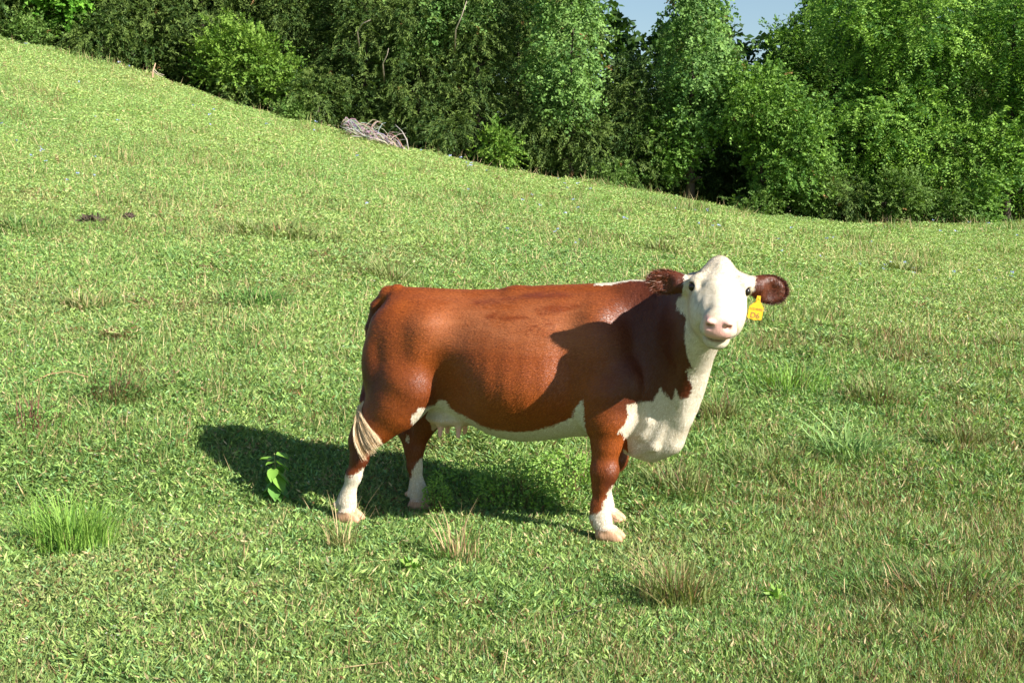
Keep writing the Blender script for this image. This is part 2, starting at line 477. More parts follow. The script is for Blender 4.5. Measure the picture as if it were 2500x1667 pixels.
# spine, hips, pins
cone((-.50, 0, 1.285), (.2, 0, 1.285), .030, .030, .09)
cone((.2, 0, 1.30), (.85, 0, 1.325), .032, .038, .08)
for sy in (-1, 1):
    ell((-.46, sy * .165, .93), (.185, .105, .27), .09)             # thigh
    ell((-.545, sy * .120, .86), (.100, .100, .22), .07)             # buttock
    ell((-.36, sy * .190, .74), (.12, .080, .13), .07)              # stifle
    # shoulder
    ell((.72, sy * .185, .98), (.135, .085, .25), .12)
    ell((.86, sy * .185, .84), (.10, .075, .13), .08)
    ell((.74, sy * .185, .74), (.13, .085, .16), .07)
for sy in (-1, 1):
    bump((-.24, sy * .26, 1.16), (.11, .12, .10), .022)            # hook bone
    bump((-.60, sy * .14, 1.17), (.07, .10, .07), .018)              # pin bone
    bump((-.27, sy * .27, .98), (.07, .12, .15), .014)               # thigh muscle edge
    bump((-.08, sy * .30, 1.12), (.13, .12, .11), -.016)             # hollow before the hip
    bump((-.40, sy * .27, 1.05), (.10, .12, .17), -.008)
    bump((-.52, sy * .22, .98), (.06, .12, .14), -.016)
    bump((-.13, sy * .27, .80), (.13, .14, .19), -.060)              # flank fold
    bump((-.30, sy * .26, .84), (.07, .12, .16), .012)
    bump((.58, sy * .28, .92), (.07, .12, .24), -.020)               # behind the shoulder
    bump((.33, sy * .33, .80), (.22, .12, .18), .036)                # barrel
    bump((.72, sy * .25, 1.12), (.08, .12, .13), .014)               # shoulder blade
    bump((.90, sy * .22, .88), (.08, .12, .09), .018)                # point of the shoulder
    for i in range(4):
        bump((.14 + .105 * i, sy * .34, .84), (.030, .10, .22), .0026)   # ribs
# tail root and tail along the rump
chain([((-.50, 0, 1.320), .035), ((-.565, 0, 1.300), .036), ((-.632, 0, 1.225), .031), ((-.668, -.01, 1.10), .026), ((-.662, -.05, .95), .022), ((-.655, -.10, .82), .018), ((-.655, -.18, .70), .015)], .022)

# udder
ell((-.19, 0, .595), (.14, .11, .050), .04)
for tx, ty in ((-.225, -.06), (-.225, .07), (-.115, -.06), (-.12, .07), ):
    cone((tx, ty, .565), (tx - .004, ty, .498), .019, .014, .016)

def hoof(cx, cy, toe=1.0, yaw=0.0):
    """two claws, pastern and dewclaws; (cx, cy) under the fetlock"""
    for sy in (-1, 1):
        ca = math.cos(yaw + sy * .09); sa = math.sin(yaw + sy * .09)
        px, py = cx + .045, cy + sy * .034
        R = np.array([[ca, -sa, 0], [sa, ca, 0], [0, 0, 1.0]])
        t = math.radians(22); T = np.array([[math.cos(t), 0, math.sin(t)], [0, 1, 0], [-math.sin(t), 0, math.cos(t)]])
        ell((px, py, .034), (.076, .0285, .041), .007, R @ T)
        ell((px - .045, py, .032), (.040, .0290, .034), .014, R)
        ell((px - .018, py, .066), (.040, .030, .016), .010, R)
        ell((cx - .048, cy + sy * .024, .100), (.014, .012, .018), .016)
    s = region((cx - .1, cy - .1, -.05), (cx + .16, cy + .1, 0), .0)
    V[s] = np.maximum(V[s], -(GZ[s[2]][None, None, :] - .002) )

# near (-) and far (+) hind legs
def hind(y, dx, zk=0):
    chain([((-.37 + dx[0], y, .80), .150), ((-.45 + dx[1], y, .66), .118), ((-.555 + dx[2], y, .555), .082), ((-.635 + dx[3], y, .475), .062)], .05, .72 + .12 * zk)
    if zk: cone((-.43, y, .47), (-.46, y, .36), .065, .05, .04, .8)
    chain([((-.50 + dx[1], y * .9, .76), .09), ((-.655 + dx[3], y, .54), .034), ((-.690 + dx[3], y, .468), .030)], .045, .8)
    chain([((-.655 + dx[3], y, .47), .058), ((-.662 + dx[4], y, .38), .049), ((-.700 + dx[5], y, .27), .041), ((-.735 + dx[6], y, .16), .038), ((-.745 + dx[7], y, .112), .050), ((-.735 + dx[7], y, .06), .046)], .03, .82)
    bump((-.63 + dx[3], y - .05, .50), (.03, .04, .07), -.010)
    hoof(-.762 + dx[7], y)
hind(-.205, [0, 0, 0, 0, 0, 0, 0, 0])
hind(.155, [.12, .15, .155, .16, .19, .235, .285, .30], 1)
# front legs
def fore(y, dx):
    chain([((.775 + dx[0], y, .80), .140), ((.772 + dx[1], y, .66), .112), ((.762 + dx[2], y, .53), .077), ((.750 + dx[3], y, .42), .060), ((.750 + dx[3], y, .365), .066),
           ((.737 + dx[4], y, .29), .043), ((.728 + dx[5], y, .19), .041), ((.732 + dx[6], y, .118), .052), ((.752 + dx[6], y, .06), .050)], .035, .80)
    ell((.758 + dx[3], y, .395), (.064, .056, .055), .03)
    bump((.715 + dx[4], y - .04, .25), (.018, .03, .09), -.006)
    hoof(.748 + dx[6], y)
fore(-.190, [0, 0, 0, 0, 0, 0, 0])
fore(.185, [.03, .03, .02, -.02, -.055, -.065, -.065])
ell((.70, -.20, .66), (.05, .04, .07), .05)                          # elbow

# neck: upright ellipses swept along a curve that bends towards the camera
NK = np.array([   # x, y, top, bottom, half width
 (.84, 0.00, 1.355, .48, .165), (.96, -.015, 1.362, .450, .150), (1.06, -.045, 1.372, .52, .135), (1.14, -.095, 1.385, .63, .122), (1.185, -.165, 1.40, .80, .108),
 (1.225, -.245, 1.42, .95, .102), (1.265, -.32, 1.44, 1.05, .102)])
tt = np.linspace(0, 1, 15); ti = np.linspace(0, 1, len(NK))
for t in tt:
    X, Y, zt_, zb_, w_ = (np.interp(t, ti, NK[:, i]) for i in range(5))
    X2, Y2 = (np.interp(min(1, t + .05), ti, NK[:, i]) for i in range(2)); X1, Y1 = (np.interp(max(0, t - .05), ti, NK[:, i]) for i in range(2))
    an = math.atan2(Y2 - Y1, X2 - X1)
    R = np.array([[math.cos(an), -math.sin(an), 0], [math.sin(an), math.cos(an), 0], [0, 0, 1.0]])
    ell((X, Y, (zt_ + zb_) / 2), (.12, w_, (zt_ - zb_) / 2), .07, R)
# brisket and dewlap
ell((1.00, -.03, .60), (.165, .115, .16), .05)
ell((.92, -.02, .53), (.13, .10, .095), .04)
chain([((1.195, -.27, .95), .024), ((1.165, -.20, .82), .024), ((1.155, -.12, .67), .028), ((1.10, -.07, .53), .035), ((.98, -.03, .46), .04)], .05)
chain([((1.10, -.135, .87), .014), ((1.075, -.150, .70), .020), ((1.01, -.135, .52), .022), ((.90, -.10, .475), .018)], .022)
chain([((1.165, -.175, .84), .012), ((1.140, -.150, .70), .016), ((1.08, -.115, .55), .016)], .018)
chain([((.98, -.155, .80), .016), ((.985, -.160, .66), .020), ((.95, -.150, .58), .018)], .03)

# ---- head
hell((0, .110, -.105), (.122, .150, .105), .05)
hell((0, .120, -.050), (.110, .130, .050), .04)
hell((0, .005, -.055), (.062, .070, .055), .05)
hell((0, -.030, -.045), (.042, .040, .038), .035)
hell((0, .06, -.16), (.12, .10, .10), .06)                          # back of the skull into the neck
cone(hp(0, .18, -.070), hp(0, .40, -.062), .072, .052, .05)
for sx in (-1, 1):
    hell((sx * .088, .215, -.150), (.054, .145, .100), .05)         # cheek and jaw
    hell((sx * .112, .155, -.050), (.040, .048, .034), .03)        # brow / eye socket
    hell((sx * .062, .300, -.095), (.035, .10, .055), .04)
hell((0, .24, -.225), (.085, .15, .06), .06)                         # throat
hell((0, .435, -.070), (.083, .056, .066), .03)                     # muzzle
hell((0, .455, -.100), (.088, .045, .045), .025)                     # upper lips
hell((0, .420, -.180), (.060, .055, .042), .02)                     # chin
cone(hp(0, .40, -.165), hp(0, .20, -.215), .045, .075, .05)
cone(hp(0, .22, -.22), (1.215, -.28, 1.05), .078, .080, .06)
for sx in (-1, 1):
    hell((sx * .045, .500, -.056), (.022, .034, .019), .005, sub=True,
         rot=np.array(Matrix.Rotation(sx * .6, 3, 'Y')))           # nostril
    hell((sx * .042, .478, -.036), (.024, .016, .012), .012)
    hell((sx * .142, .176, -.054), (.024, .030, .022), .008, sub=True)  # eye socket
    hell((sx * .134, .150, -.036), (.020, .014, .010), .010)        # upper lid
for sx in (-1, 1):
    bump(hp(sx * .050, .10, .0), (.030, .035, .030), -.006)
    bump(hp(sx * .075, .255, -.075), (.022, .05, .03), -.008)
    bump(hp(sx * .115, .235, -.10), (.03, .03, .05), .006)
    bump(hp(sx * .100, .120, -.02), (.022, .022, .022), .007)
for sx in (-1, 1):
    bump(hp(sx * .112, .142, -.022), (.030, .022, .028), .011)
    bump(hp(sx * .098, .188, -.034), (.024, .026, .030), -.011)
bump(hp(0, .04, .0), (.018, .06, .03), .006)
# mouth line
for i in range(13):
    a = (i - 6) / 6.0
    hell((a * .072, .478 - .05 * a * a, -.141 - .012 * a * a), (.012, .030, .0048), .004, sub=True)
# ears: shallow leaf-shaped cups
EARS = {}
def ear(side_, root, tip, halfh, facing):
    root = np.array(root, float); tip = np.array(tip, float)
    u = tip - root; Ln = np.linalg.norm(u); u /= Ln
    f = np.array(facing, float); f -= u * (u @ f); f /= np.linalg.norm(f)
    v = np.cross(f, u)
    c = (root * .42 + tip * .58)
    R = np.stack([u, v, f], axis=1)
    ell(c, (Ln * .50, halfh, .030), .02, R)
    ell(c + f * .031 + u * .004, (Ln * .38, halfh * .66, .022), .02, R, sub=True)
    cone(root - u * .03, root + u * .05, .044, .040, .04)
    EARS[side_] = (c, R, Ln, halfh)
def wl(px, py, D):
    u = (px - 1250) / FPX; v = (833.5 - py) / FPX
    d = np.array([u, math.cos(PITCH) + v * math.sin(PITCH), -math.sin(PITCH) + v * math.cos(PITCH)]); d *= D / d[1]
    return w2l(d + np.array([0, 0, EYE]))
ear('L', wl(1680, 690, 6.15), wl(1591, 680, 6.17), .060, w2l_dir((-.15, -1, -.15)))
ear('R', wl(1828, 690, 6.12), wl(1911, 710, 6.13), .070, w2l_dir((.10, -1, -.10)))

# ---- surface nets
def surface(Vf):
    ins = Vf < 0
    n = np.zeros(tuple(d - 1 for d in Vf.shape), dtype=np.int8)
    for a in (0, 1):
        for b in (0, 1):
            for c in (0, 1):
                n += ins[a:ins.shape[0] - 1 + a, b:ins.shape[1] - 1 + b, c:ins.shape[2] - 1 + c]
    act = (n > 0) & (n < 8)
    I, J, K = np.nonzero(act)
    idx = np.full(act.shape, -1, dtype=np.int32); idx[I, J, K] = np.arange(len(I))
    acc = np.zeros((len(I), 3)); cnt = np.zeros(len(I))
    G = (GX, GY, GZ)
    corners = [(a, b, c) for a in (0, 1) for b in (0, 1) for c in (0, 1)]
    for ax in range(3):
        for c0 in corners:
            if c0[ax]: continue
            c1 = list(c0); c1[ax] = 1
            v0 = Vf[I + c0[0], J + c0[1], K + c0[2]]; v1 = Vf[I + c1[0], J + c1[1], K + c1[2]]
            m = (v0 < 0) != (v1 < 0)
            t = np.where(m, v0 / np.where(m, v0 - v1, 1), 0)
            p0 = np.stack([G[0][I + c0[0]], G[1][J + c0[1]], G[2][K + c0[2]]], 1)
            p1 = np.stack([G[0][I + c1[0]], G[1][J + c1[1]], G[2][K + c1[2]]], 1)
            acc += np.where(m[:, None], p0 + (p1 - p0) * t[:, None], 0); cnt += m
    verts = acc / cnt[:, None]
    quads = []
    for ax in range(3):
        sl0 = [slice(None)] * 3; sl1 = [slice(None)] * 3
        sl0[ax] = slice(0, -1); sl1[ax] = slice(1, None)
        cr = ins[tuple(sl0)] != ins[tuple(sl1)]
        o1, o2 = [a for a in range(3) if a != ax]
        P = np.array(np.nonzero(cr)).T
        ok = (P[:, o1] > 0) & (P[:, o2] > 0) & (P[:, o1] < Vf.shape[o1] - 1) & (P[:, o2] < Vf.shape[o2] - 1)
        P = P[ok]
        q = []
        for d1, d2 in ((-1, -1), (0, -1), (0, 0), (-1, 0)):
            Q = P.copy(); Q[:, o1] += d1; Q[:, o2] += d2
            q.append(idx[Q[:, 0], Q[:, 1], Q[:, 2]])
        q = np.stack(q, 1)
        inside0 = ins[P[:, 0], P[:, 1], P[:, 2]]
        flip = inside0 if ax != 1 else ~inside0
        q[~flip] = q[~flip][:, ::-1]
        quads.append(q)
    return verts, np.concatenate(quads)

cv, cf = surface(V)
# keep the largest connected piece (drops stray slivers)
lab = np.arange(len(cv))
e = np.concatenate([cf[:, [0, 1]], cf[:, [1, 2]], cf[:, [2, 3]]])
while True:
    m = np.minimum(lab[e[:, 0]], lab[e[:, 1]]); old = lab.copy()
    np.minimum.at(lab, e[:, 0], m); np.minimum.at(lab, e[:, 1], m); lab = lab[lab]
    if (lab == old).all(): break
big = np.bincount(lab).argmax(); keep = lab == big
rem = np.cumsum(keep) - 1
cf = rem[cf[keep[cf].all(1)]]; cv = cv[keep]
# light smoothing
for it in range(3):
    a = np.zeros_like(cv); c = np.zeros(len(cv))
    for i, j in ((0, 1), (1, 2), (2, 3), (3, 0)):
        np.add.at(a, cf[:, i], cv[cf[:, j]]); np.add.at(a, cf[:, j], cv[cf[:, i]])
        np.add.at(c, cf[:, i], 1); np.add.at(c, cf[:, j], 1)
    f_ = .5
    cv = cv * (1 - f_) + f_ * a / c[:, None]
print("cow verts", len(cv))
del V

# ---- markings as signed distances (metres, positive = white)
def poly_sd(px, pz, poly):
    poly = np.array(poly, float); n = len(poly)
    d = np.full(len(px), 1e9); inside = np.zeros(len(px), bool)
    for i in range(n):
        a = poly[i]; b = poly[(i + 1) % n]
        ab = b - a; t = np.clip(((px - a[0]) * ab[0] + (pz - a[1]) * ab[1]) / (ab @ ab + 1e-12), 0, 1)
        d = np.minimum(d, np.hypot(px - a[0] - t * ab[0], pz - a[1] - t * ab[1]))
        c = ((a[1] > pz) != (b[1] > pz)) & (px < (b[0] - a[0]) * (pz - a[1]) / (b[1] - a[1] + 1e-12) + a[0])
        inside ^= c
    return np.where(inside, d, -d)

def zoom1(x_, y_): return 850 + .4783 * x_, 600 + .4783 * y_
def zpoly(pts, yl, f=zoom1): return [side(*f(*p), yl) for p in pts]
cx, cy, cz = cv.T
hq = (cv - HEAD0) @ HM                     # head frame coordinates
white = np.full(len(cv), -1.0)
def paint(sd, mask=None):
    global white
    if mask is not None: sd = np.where(mask, sd, -1)
    white = np.maximum(white, sd)
belly = zpoly([(300, 860), (330, 850), (358, 840), (362, 818), (420, 818), (440, 785), (480, 790), (490, 820), (520, 850), (600, 880), (640, 900), (720, 930), (850, 945), (930, 940), (1050, 910), (1100, 890), (1145, 870), (1160, 830), (1190, 780), (1240, 765), (1260, 765), (1260, 1300), (300, 1300)], -.24)
paint(poly_sd(cx, cz, belly), (cz > .40) & (np.abs(cy) < .36) & (cx > -.335 + .25 * np.clip(cz - .6, 0, 1)) & ((cx < .66) | (np.abs(cy) > .30)) & ~((cx < -.24) & (np.abs(cy) > .13) & (cz < .585)))
brk = zpoly([(1395, 990), (1405, 910), (1430, 890), (1450, 840), (1440, 790), (1500, 775), (1570, 775), (1585, 740), (1610, 705), (1635, 740), (1655, 765), (1665, 765), (1690, 705), (1710, 750), (1735, 755), (1765, 730), (1775, 700), (1765, 620), (1750, 600), (1900, 560), (2000, 700), (1800, 1300), (1395, 1200)], -.14)
legm = (cz < .60) & (cx < .86) & (np.abs(cy) > .10)
paint(poly_sd(cx, cz, brk), (cy < .01) & ~legm)
paint(np.minimum(.02, poly_sd(cx, cz, brk)), (cy >= .01) & (cz < .62) & ~legm)
paint(.045 - np.hypot(cy, (cz - 1.365) * .8), (cx > .66) & (cx < 1.2) & (cz > 1.3))     # strip along the crest
z5 = lambda x_, y_: (1380 + .1914 * x_, 1050 + .1914 * y_)
z4 = lambda x_, y_: (780 + .2232 * x_, 950 + .2232 * y_)
fn = zpoly([(200, 1060), (330, 1040), (360, 1015), (390, 1015), (420, 1025), (450, 990), (490, 930), (510, 860), (530, 880), (545, 760), (600, 670), (800, 650), (900, 1700), (200, 1700)], -.19, z5)
paint(poly_sd(cx, cz, fn), (cy < 0) & (cx > .5))
ff = [(.5, .29), (.9, .31), (.9, -.1), (.5, -.1)]
paint(poly_sd(cx, cz, ff), (cy > 0) & (cx > .5) & (cz < .4))
hn = zpoly([(100, 900), (300, 905), (345, 925), (380, 915), (450, 870), (470, 845), (510, 830), (560, 780), (620, 720), (800, 700), (800, 1700), (100, 1700)], -.205, z4)
paint(poly_sd(cx, cz, hn), (cy < 0) & (cx < -.4) & (cz < .42))
hf = zpoly([(850, 950), (965, 955), (1030, 930), (1040, 850), (1080, 800), (1090, 760), (1150, 710), (1300, 700), (1300, 1700), (850, 1700)], .155, z4)
paint(poly_sd(cx, cz, hf), (cy > 0) & (cx < -.25) & (cz < .42))
spot = zpoly([(955, 480), (975, 490), (985, 530), (960, 560), (945, 545)], .10, z4)
paint(poly_sd(cx, cz, spot), (cy > 0) & (cx < -.3) & (cz < .5))
# face: everything in front of a plane behind the eyes
hs, ht, hn_ = hq.T
face = np.minimum(hn_ + .155 + .55 * np.clip(ht - .08, 0, 1) + .9 * np.clip(.05 - ht, -1, 0) * 0, ht + .10)
jaw = np.minimum(.20 - np.abs(hs), np.minimum(ht - .06, hn_ + .24))
inhead = (np.abs(hs) < .30) & (ht > -.12) & (ht < .56) & (hn_ > -.45)
paint(np.where(inhead, np.maximum(face, jaw), -1), inhead & (cz > 1.0))
throat = zpoly([(1725, 400), (1745, 560), (1775, 640), (1775, 740), (1900, 740), (2050, 400)], -.33)
paint(poly_sd(cx, cz, throat), (cz < 1.15) & (cz > .8))
nape = zpoly([(1676, 690), (1676, 800), (1678, 850), (1687, 887), (1699, 906), (1710, 940), (1850, 940), (1850, 690)], -.40, lambda a_, b_: (a_, b_))
paint(poly_sd(cx, cz, nape), (cz < 1.42) & (cz > .9) & (cy < -.2))
earw = np.full(len(cv), 0.0)
for k_, (c_, R_, Ln_, hh_) in EARS.items():
    l = (cv - c_) @ R_
    m = (np.abs(l[:, 0]) < Ln_ * .62) & (np.abs(l[:, 1]) < hh_ * 1.25) & (np.abs(l[:, 2]) < .07) & (l[:, 0] > -Ln_ * .48)
    white = np.where(m, -(l[:, 0] + Ln_ * .47) * .8, white)
    earw = np.where(m & (l[:, 2] > -.004) & (np.hypot(l[:, 0] / Ln_ / .45, l[:, 1] / hh_ / .8) < 1), 1, earw)
# pink skin, hooves, wet streaks
pink = np.zeros(len(cv))
pad = 1 - np.maximum(np.abs(hs) / (.080 - .42 * np.clip(-.075 - hn_, 0, .08)), np.abs(hn_ + .072) / .056)
pink = np.maximum(pink, np.clip(pad * 5, 0, 1) * (ht > .435))
teat = (cz < .565) & (cx > -.27) & (cx < -.07) & (cz > .45)
pink = np.maximum(pink, np.clip((.565 - cz) / .02, 0, 1) * teat)
udder = (cz < .60) & (cx > -.34) & (cx < -.02) & (np.abs(cy) < .13)
white = np.where(udder, np.maximum(white, .05), white)
pink = np.maximum(pink, udder * .35)
hoofw = np.clip((.082 - cz) / .02, 0, 1)
hoofw = np.maximum(hoofw, ((cz < .125) & (cz > .075) & (((cx < .70) & (cx > .5) & (cy < 0)) | (cx < -.805) | ((cy > 0) & ((cx > .5) & (cx < .63) | (cx > -.56) & (cx < -.50))))) * .8)
muzzle_shade = np.clip(1 - np.abs(hn_ + .150) / .016, 0, 1) * (ht > .40) * (np.abs(hs) < .075)  # mouth slit and nostril hollows darkened in colour, as shade
for sx in (-1, 1):
    nz_ = np.hypot(hs - sx * .046, (hn_ + .056) * 1.15)
    muzzle_shade = np.maximum(muzzle_shade, np.clip(1.5 - nz_ / .013, 0, 1) * (ht > .44))
wetp = [zpoly([(880, 245), (1000, 225), (1100, 235), (1150, 250), (1050, 262), (900, 262)], -.12), zpoly([(960, 310), (1050, 290), (1130, 285), (1200, 300), (1100, 330), (990, 345)], -.2),
        zpoly([(700, 350), (760, 335), (745, 365), (705, 375)], -.25), zpoly([(780, 355), (900, 350), (930, 362), (800, 375)], -.25), zpoly([(1010, 380), (1070, 375), (1050, 395), (1010, 400)], -.25),
        zpoly([(620, 280), (740, 270), (760, 285), (640, 300)], -.2), zpoly([(930, 400), (980, 395), (970, 410)], -.25), zpoly([(780, 265), (880, 255), (860, 272)], -.15)]
wet = np.max([np.clip(.5 + poly_sd(cx, cz, w_) / .018, 0, 1) for w_ in wetp], axis=0) * (cy < 0)

# ---- coat material
def coat_material():
    m, nt, bs, out = new_mat("hereford_coat")
    tc = nd(nt, "ShaderNodeTexCoord").outputs['Object']
    def at(n): return nd(nt, "ShaderNodeAttribute", attribute_name=n).outputs['Fac']
    fine = noise_tex(nt, tc, 170, 2, .6); mid = noise_tex(nt, tc, 38, 4, .65)
    mp = nd(nt, "ShaderNodeMapping"); mp.inputs['Scale'].default_value = (1.0, 1.0, .16)
    nt.links.new(tc, mp.inputs[0]); streak = noise_tex(nt, mp.outputs[0], 95, 3, .6)
    edge = math_node(nt, 'ADD', at("white"), math_node(nt, 'MULTIPLY', math_node(nt, 'SUBTRACT', mid, .5), .030))
    edge = math_node(nt, 'ADD', edge, math_node(nt, 'MULTIPLY', math_node(nt, 'SUBTRACT', streak, .5), .024))
    wmask = math_node(nt, 'ADD', math_node(nt, 'MULTIPLY', edge, 105.0), .5, clamp=True)
    big = noise_tex(nt, tc, 4.5, 3, .6)
    brown = ramp(nt, big, [(.25, (.130, .0255, .0030)), (.55, (.195, .0400, .0045)), (.8, (.260, .061, .008))])
    brown = mix_rgb(nt, math_node(nt, 'MULTIPLY', math_node(nt, 'SUBTRACT', streak, .35), .9, clamp=True), brown, (.30, .083, .013))
    dark_shade_fac = at("dark_shade")
    brown = mix_rgb(nt, math_node(nt, 'MULTIPLY', dark_shade_fac, .85), brown, (.052, .011, .006))  # own dark coat plus the painted rump, flank and neck shade
    brown = mix_rgb(nt, math_node(nt, 'MULTIPLY', at('back_sheen'), math_node(nt, 'MULTIPLY', math_node(nt, 'SUBTRACT', noise_tex(nt, wmap(nt, tc), 7, 4, .7), .25), 2.0, clamp=True), clamp=True), brown, (.44, .165, .070))
    wetm = math_node(nt, 'MULTIPLY', at("wet"), math_node(nt, 'MULTIPLY', math_node(nt, 'SUBTRACT', noise_tex(nt, wmap(nt, tc), 12, 4, .7), .38), 6.0, clamp=True), clamp=True)
    brown = mix_rgb(nt, math_node(nt, 'MULTIPLY', wetm, .85), brown, (.15, .026, .004))
    wh = ramp(nt, mid, [(.25, (.47, .39, .27)), (.55, (.61, .53, .41)), (.8, (.70, .63, .52))])
    dirt = math_node(nt, 'MULTIPLY', math_node(nt, 'SUBTRACT', noise_tex(nt, tc, 9, 5, .7), .46), 3.2, clamp=True)
    wh = mix_rgb(nt, math_node(nt, 'MULTIPLY', dirt, .38), wh, (.50, .36, .20))
    wh = mix_rgb(nt, math_node(nt, 'MULTIPLY', at("lowdirt"), math_node(nt, 'MULTIPLY', math_node(nt, 'SUBTRACT', mid, .40), 4.0, clamp=True)), wh, (.36, .26, .15))
    col = mix_rgb(nt, wmask, brown, wh)
    col = mix_rgb(nt, at("eyering"), col, (.07, .045, .035))
    col = mix_rgb(nt, at("pink"), col, (.72, .40, .34))
    spots = math_node(nt, 'MULTIPLY', math_node(nt, 'SUBTRACT', noise_tex(nt, tc, 75, 1), .76), 25.0, clamp=True)
    col = mix_rgb(nt, math_node(nt, 'MULTIPLY', spots, at("freckle")), col, (.10, .05, .04))
    hoofc = ramp(nt, streak, [(.3, (.36, .19, .10)), (.7, (.55, .34, .22))])
    col = mix_rgb(nt, at("hoof"), col, hoofc)
    col = mix_rgb(nt, at("mouth_nostril_shade"), col, (.22, .11, .06))  # painted shade of mouth and nostrils
    nt.links.new(col, bs.inputs['Base Color'])
    rough = math_node(nt, 'SUBTRACT', .50, math_node(nt, 'MULTIPLY', wetm, .22))
    nt.links.new(rough, bs.inputs['Roughness'])
    bs.inputs['Specular IOR Level'].default_value = .30
    bs.inputs['Sheen Weight'].default_value = .0
    bs.inputs['Sheen Roughness'].default_value = .4
    bp = nd(nt, "ShaderNodeBump"); bp.inputs['Strength'].default_value = .24; bp.inputs['Distance'].default_value = .006
    h = math_node(nt, 'ADD', fine, math_node(nt, 'MULTIPLY', streak, 1.1)); nt.links.new(h, bp.inputs['Height'])
    # neck wrinkles: upright folds
    b2 = nd(nt, "ShaderNodeBump"); b2.inputs['Distance'].default_value = .012
    mp2 = nd(nt, "ShaderNodeMapping"); mp2.inputs['Scale'].default_value = (1, 1, .07); nt.links.new(tc, mp2.inputs[0])
    nt.links.new(noise_tex(nt, mp2.outputs[0], 34, 2), b2.inputs['Height']); nt.links.new(at("wrinkle"), b2.inputs['Strength'])
    nt.links.new(bp.outputs[0], b2.inputs['Normal'])
    b3 = nd(nt, "ShaderNodeBump"); b3.inputs['Distance'].default_value = .011
    wv = nd(nt, "ShaderNodeTexNoise"); wv.inputs['Scale'].default_value = 26; wv.inputs['Detail'].default_value = 3; wv.inputs['Distortion'].default_value = 2.2; nt.links.new(tc, wv.inputs['Vector'])
    nt.links.new(wv.outputs[0], b3.inputs['Height']); nt.links.new(at("curl"), b3.inputs['Strength']); nt.links.new(b2.outputs[0], b3.inputs['Normal'])
    nt.links.new(b3.outputs[0], bs.inputs['Normal'])
    return m
def wmap(nt, tc):
    mp = nd(nt, "ShaderNodeMapping"); mp.inputs['Scale'].default_value = (.8, 1, 3.0); nt.links.new(tc, mp.inputs[0]); return mp.outputs[0]

M_COAT = coat_material()
cow = empty("cow", COW_O - Vector((0, 0, .008)), -PSI)
tag(cow, "brown and white cow standing side on with its white face turned to the camera", "cow")
dark_shade = np.clip(1 - np.abs(cz - .33) / .16, 0, 1) * (cx > .5) * np.clip((cx - .70) / .08, 0, 1) * .9
dark_shade = np.maximum(dark_shade, np.clip(1 - np.hypot((cx + .60) / .09, (cz - .85) / .17), 0, 1) * 1.2)  # dark rump hair, with the shading of the rump's rear painted in
dark_shade = np.clip(np.maximum(dark_shade, np.clip(1 - np.hypot((cx + .66) / .10, (cz - .42) / .10), 0, 1)), 0, 1)
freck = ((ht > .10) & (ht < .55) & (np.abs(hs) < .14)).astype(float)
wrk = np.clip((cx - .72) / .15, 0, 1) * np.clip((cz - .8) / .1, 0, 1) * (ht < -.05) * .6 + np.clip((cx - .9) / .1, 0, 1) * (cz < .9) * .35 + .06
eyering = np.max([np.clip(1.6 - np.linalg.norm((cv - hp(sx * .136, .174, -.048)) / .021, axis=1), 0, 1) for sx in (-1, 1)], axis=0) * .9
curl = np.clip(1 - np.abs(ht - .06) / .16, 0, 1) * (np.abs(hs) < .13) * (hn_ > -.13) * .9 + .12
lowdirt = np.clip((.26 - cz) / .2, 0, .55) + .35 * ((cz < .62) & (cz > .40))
dark_shade = np.clip(np.maximum(dark_shade, 1.1 - np.hypot((cx + .57) / .12, (cz - .83) / .17)), 0, .85)
dark_shade = np.maximum(dark_shade, np.clip(1.25 - np.abs(cz - .40) / .14, 0, .8) * (cx < -.55) * (cy < 0))
dark_shade = np.maximum(dark_shade, np.clip((-.60 - cx) / .05, 0, .8) * (cz > .7))
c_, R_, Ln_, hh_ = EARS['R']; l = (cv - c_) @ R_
dark_shade = np.maximum(dark_shade, .85 * ((np.abs(l[:, 0]) < Ln_ * .6) & (np.abs(l[:, 1]) < hh_ * 1.2) & (np.abs(l[:, 2]) < .06)))
back_sheen = np.clip(1 - np.abs(cz - 1.17) / .17, 0, .8) ** .6 * np.clip((cx + .40) / .25, 0, 1) * np.clip((.80 - cx) / .2, 0, 1) * (cy < 0) * .75  # pale sheen of the upper back, put into the coat colour
neck_dark_shade = np.clip((cx - .68) / .22, 0, 1) * np.clip((cz - .62) / .12, 0, 1) * .92  # darker neck coat, deepened to carry the shade on the neck
dark_shade = np.maximum(dark_shade, neck_dark_shade)
dark_shade = np.maximum(dark_shade, .45 * np.clip((.95 - cz) / .12, 0, 1) * np.clip((-.10 - cx) / .12, 0, 1) * np.clip((cx + .42) / .1, 0, 1))  # shade of the flank and lower thigh painted into the coat
dark_shade = np.maximum(dark_shade, .45 * np.clip((.62 - cz) / .1, 0, 1) * (cy > 0) * (cx < -.2))
body = mesh_np("body", cv, cf, M_COAT, cow, True, dict(white=white, pink=pink, hoof=hoofw, mouth_nostril_shade=muzzle_shade, wet=wet, dark_shade=dark_shade, freckle=freck, wrinkle=wrk, eyering=eyering, back_sheen=back_sheen, curl=curl, lowdirt=lowdirt))

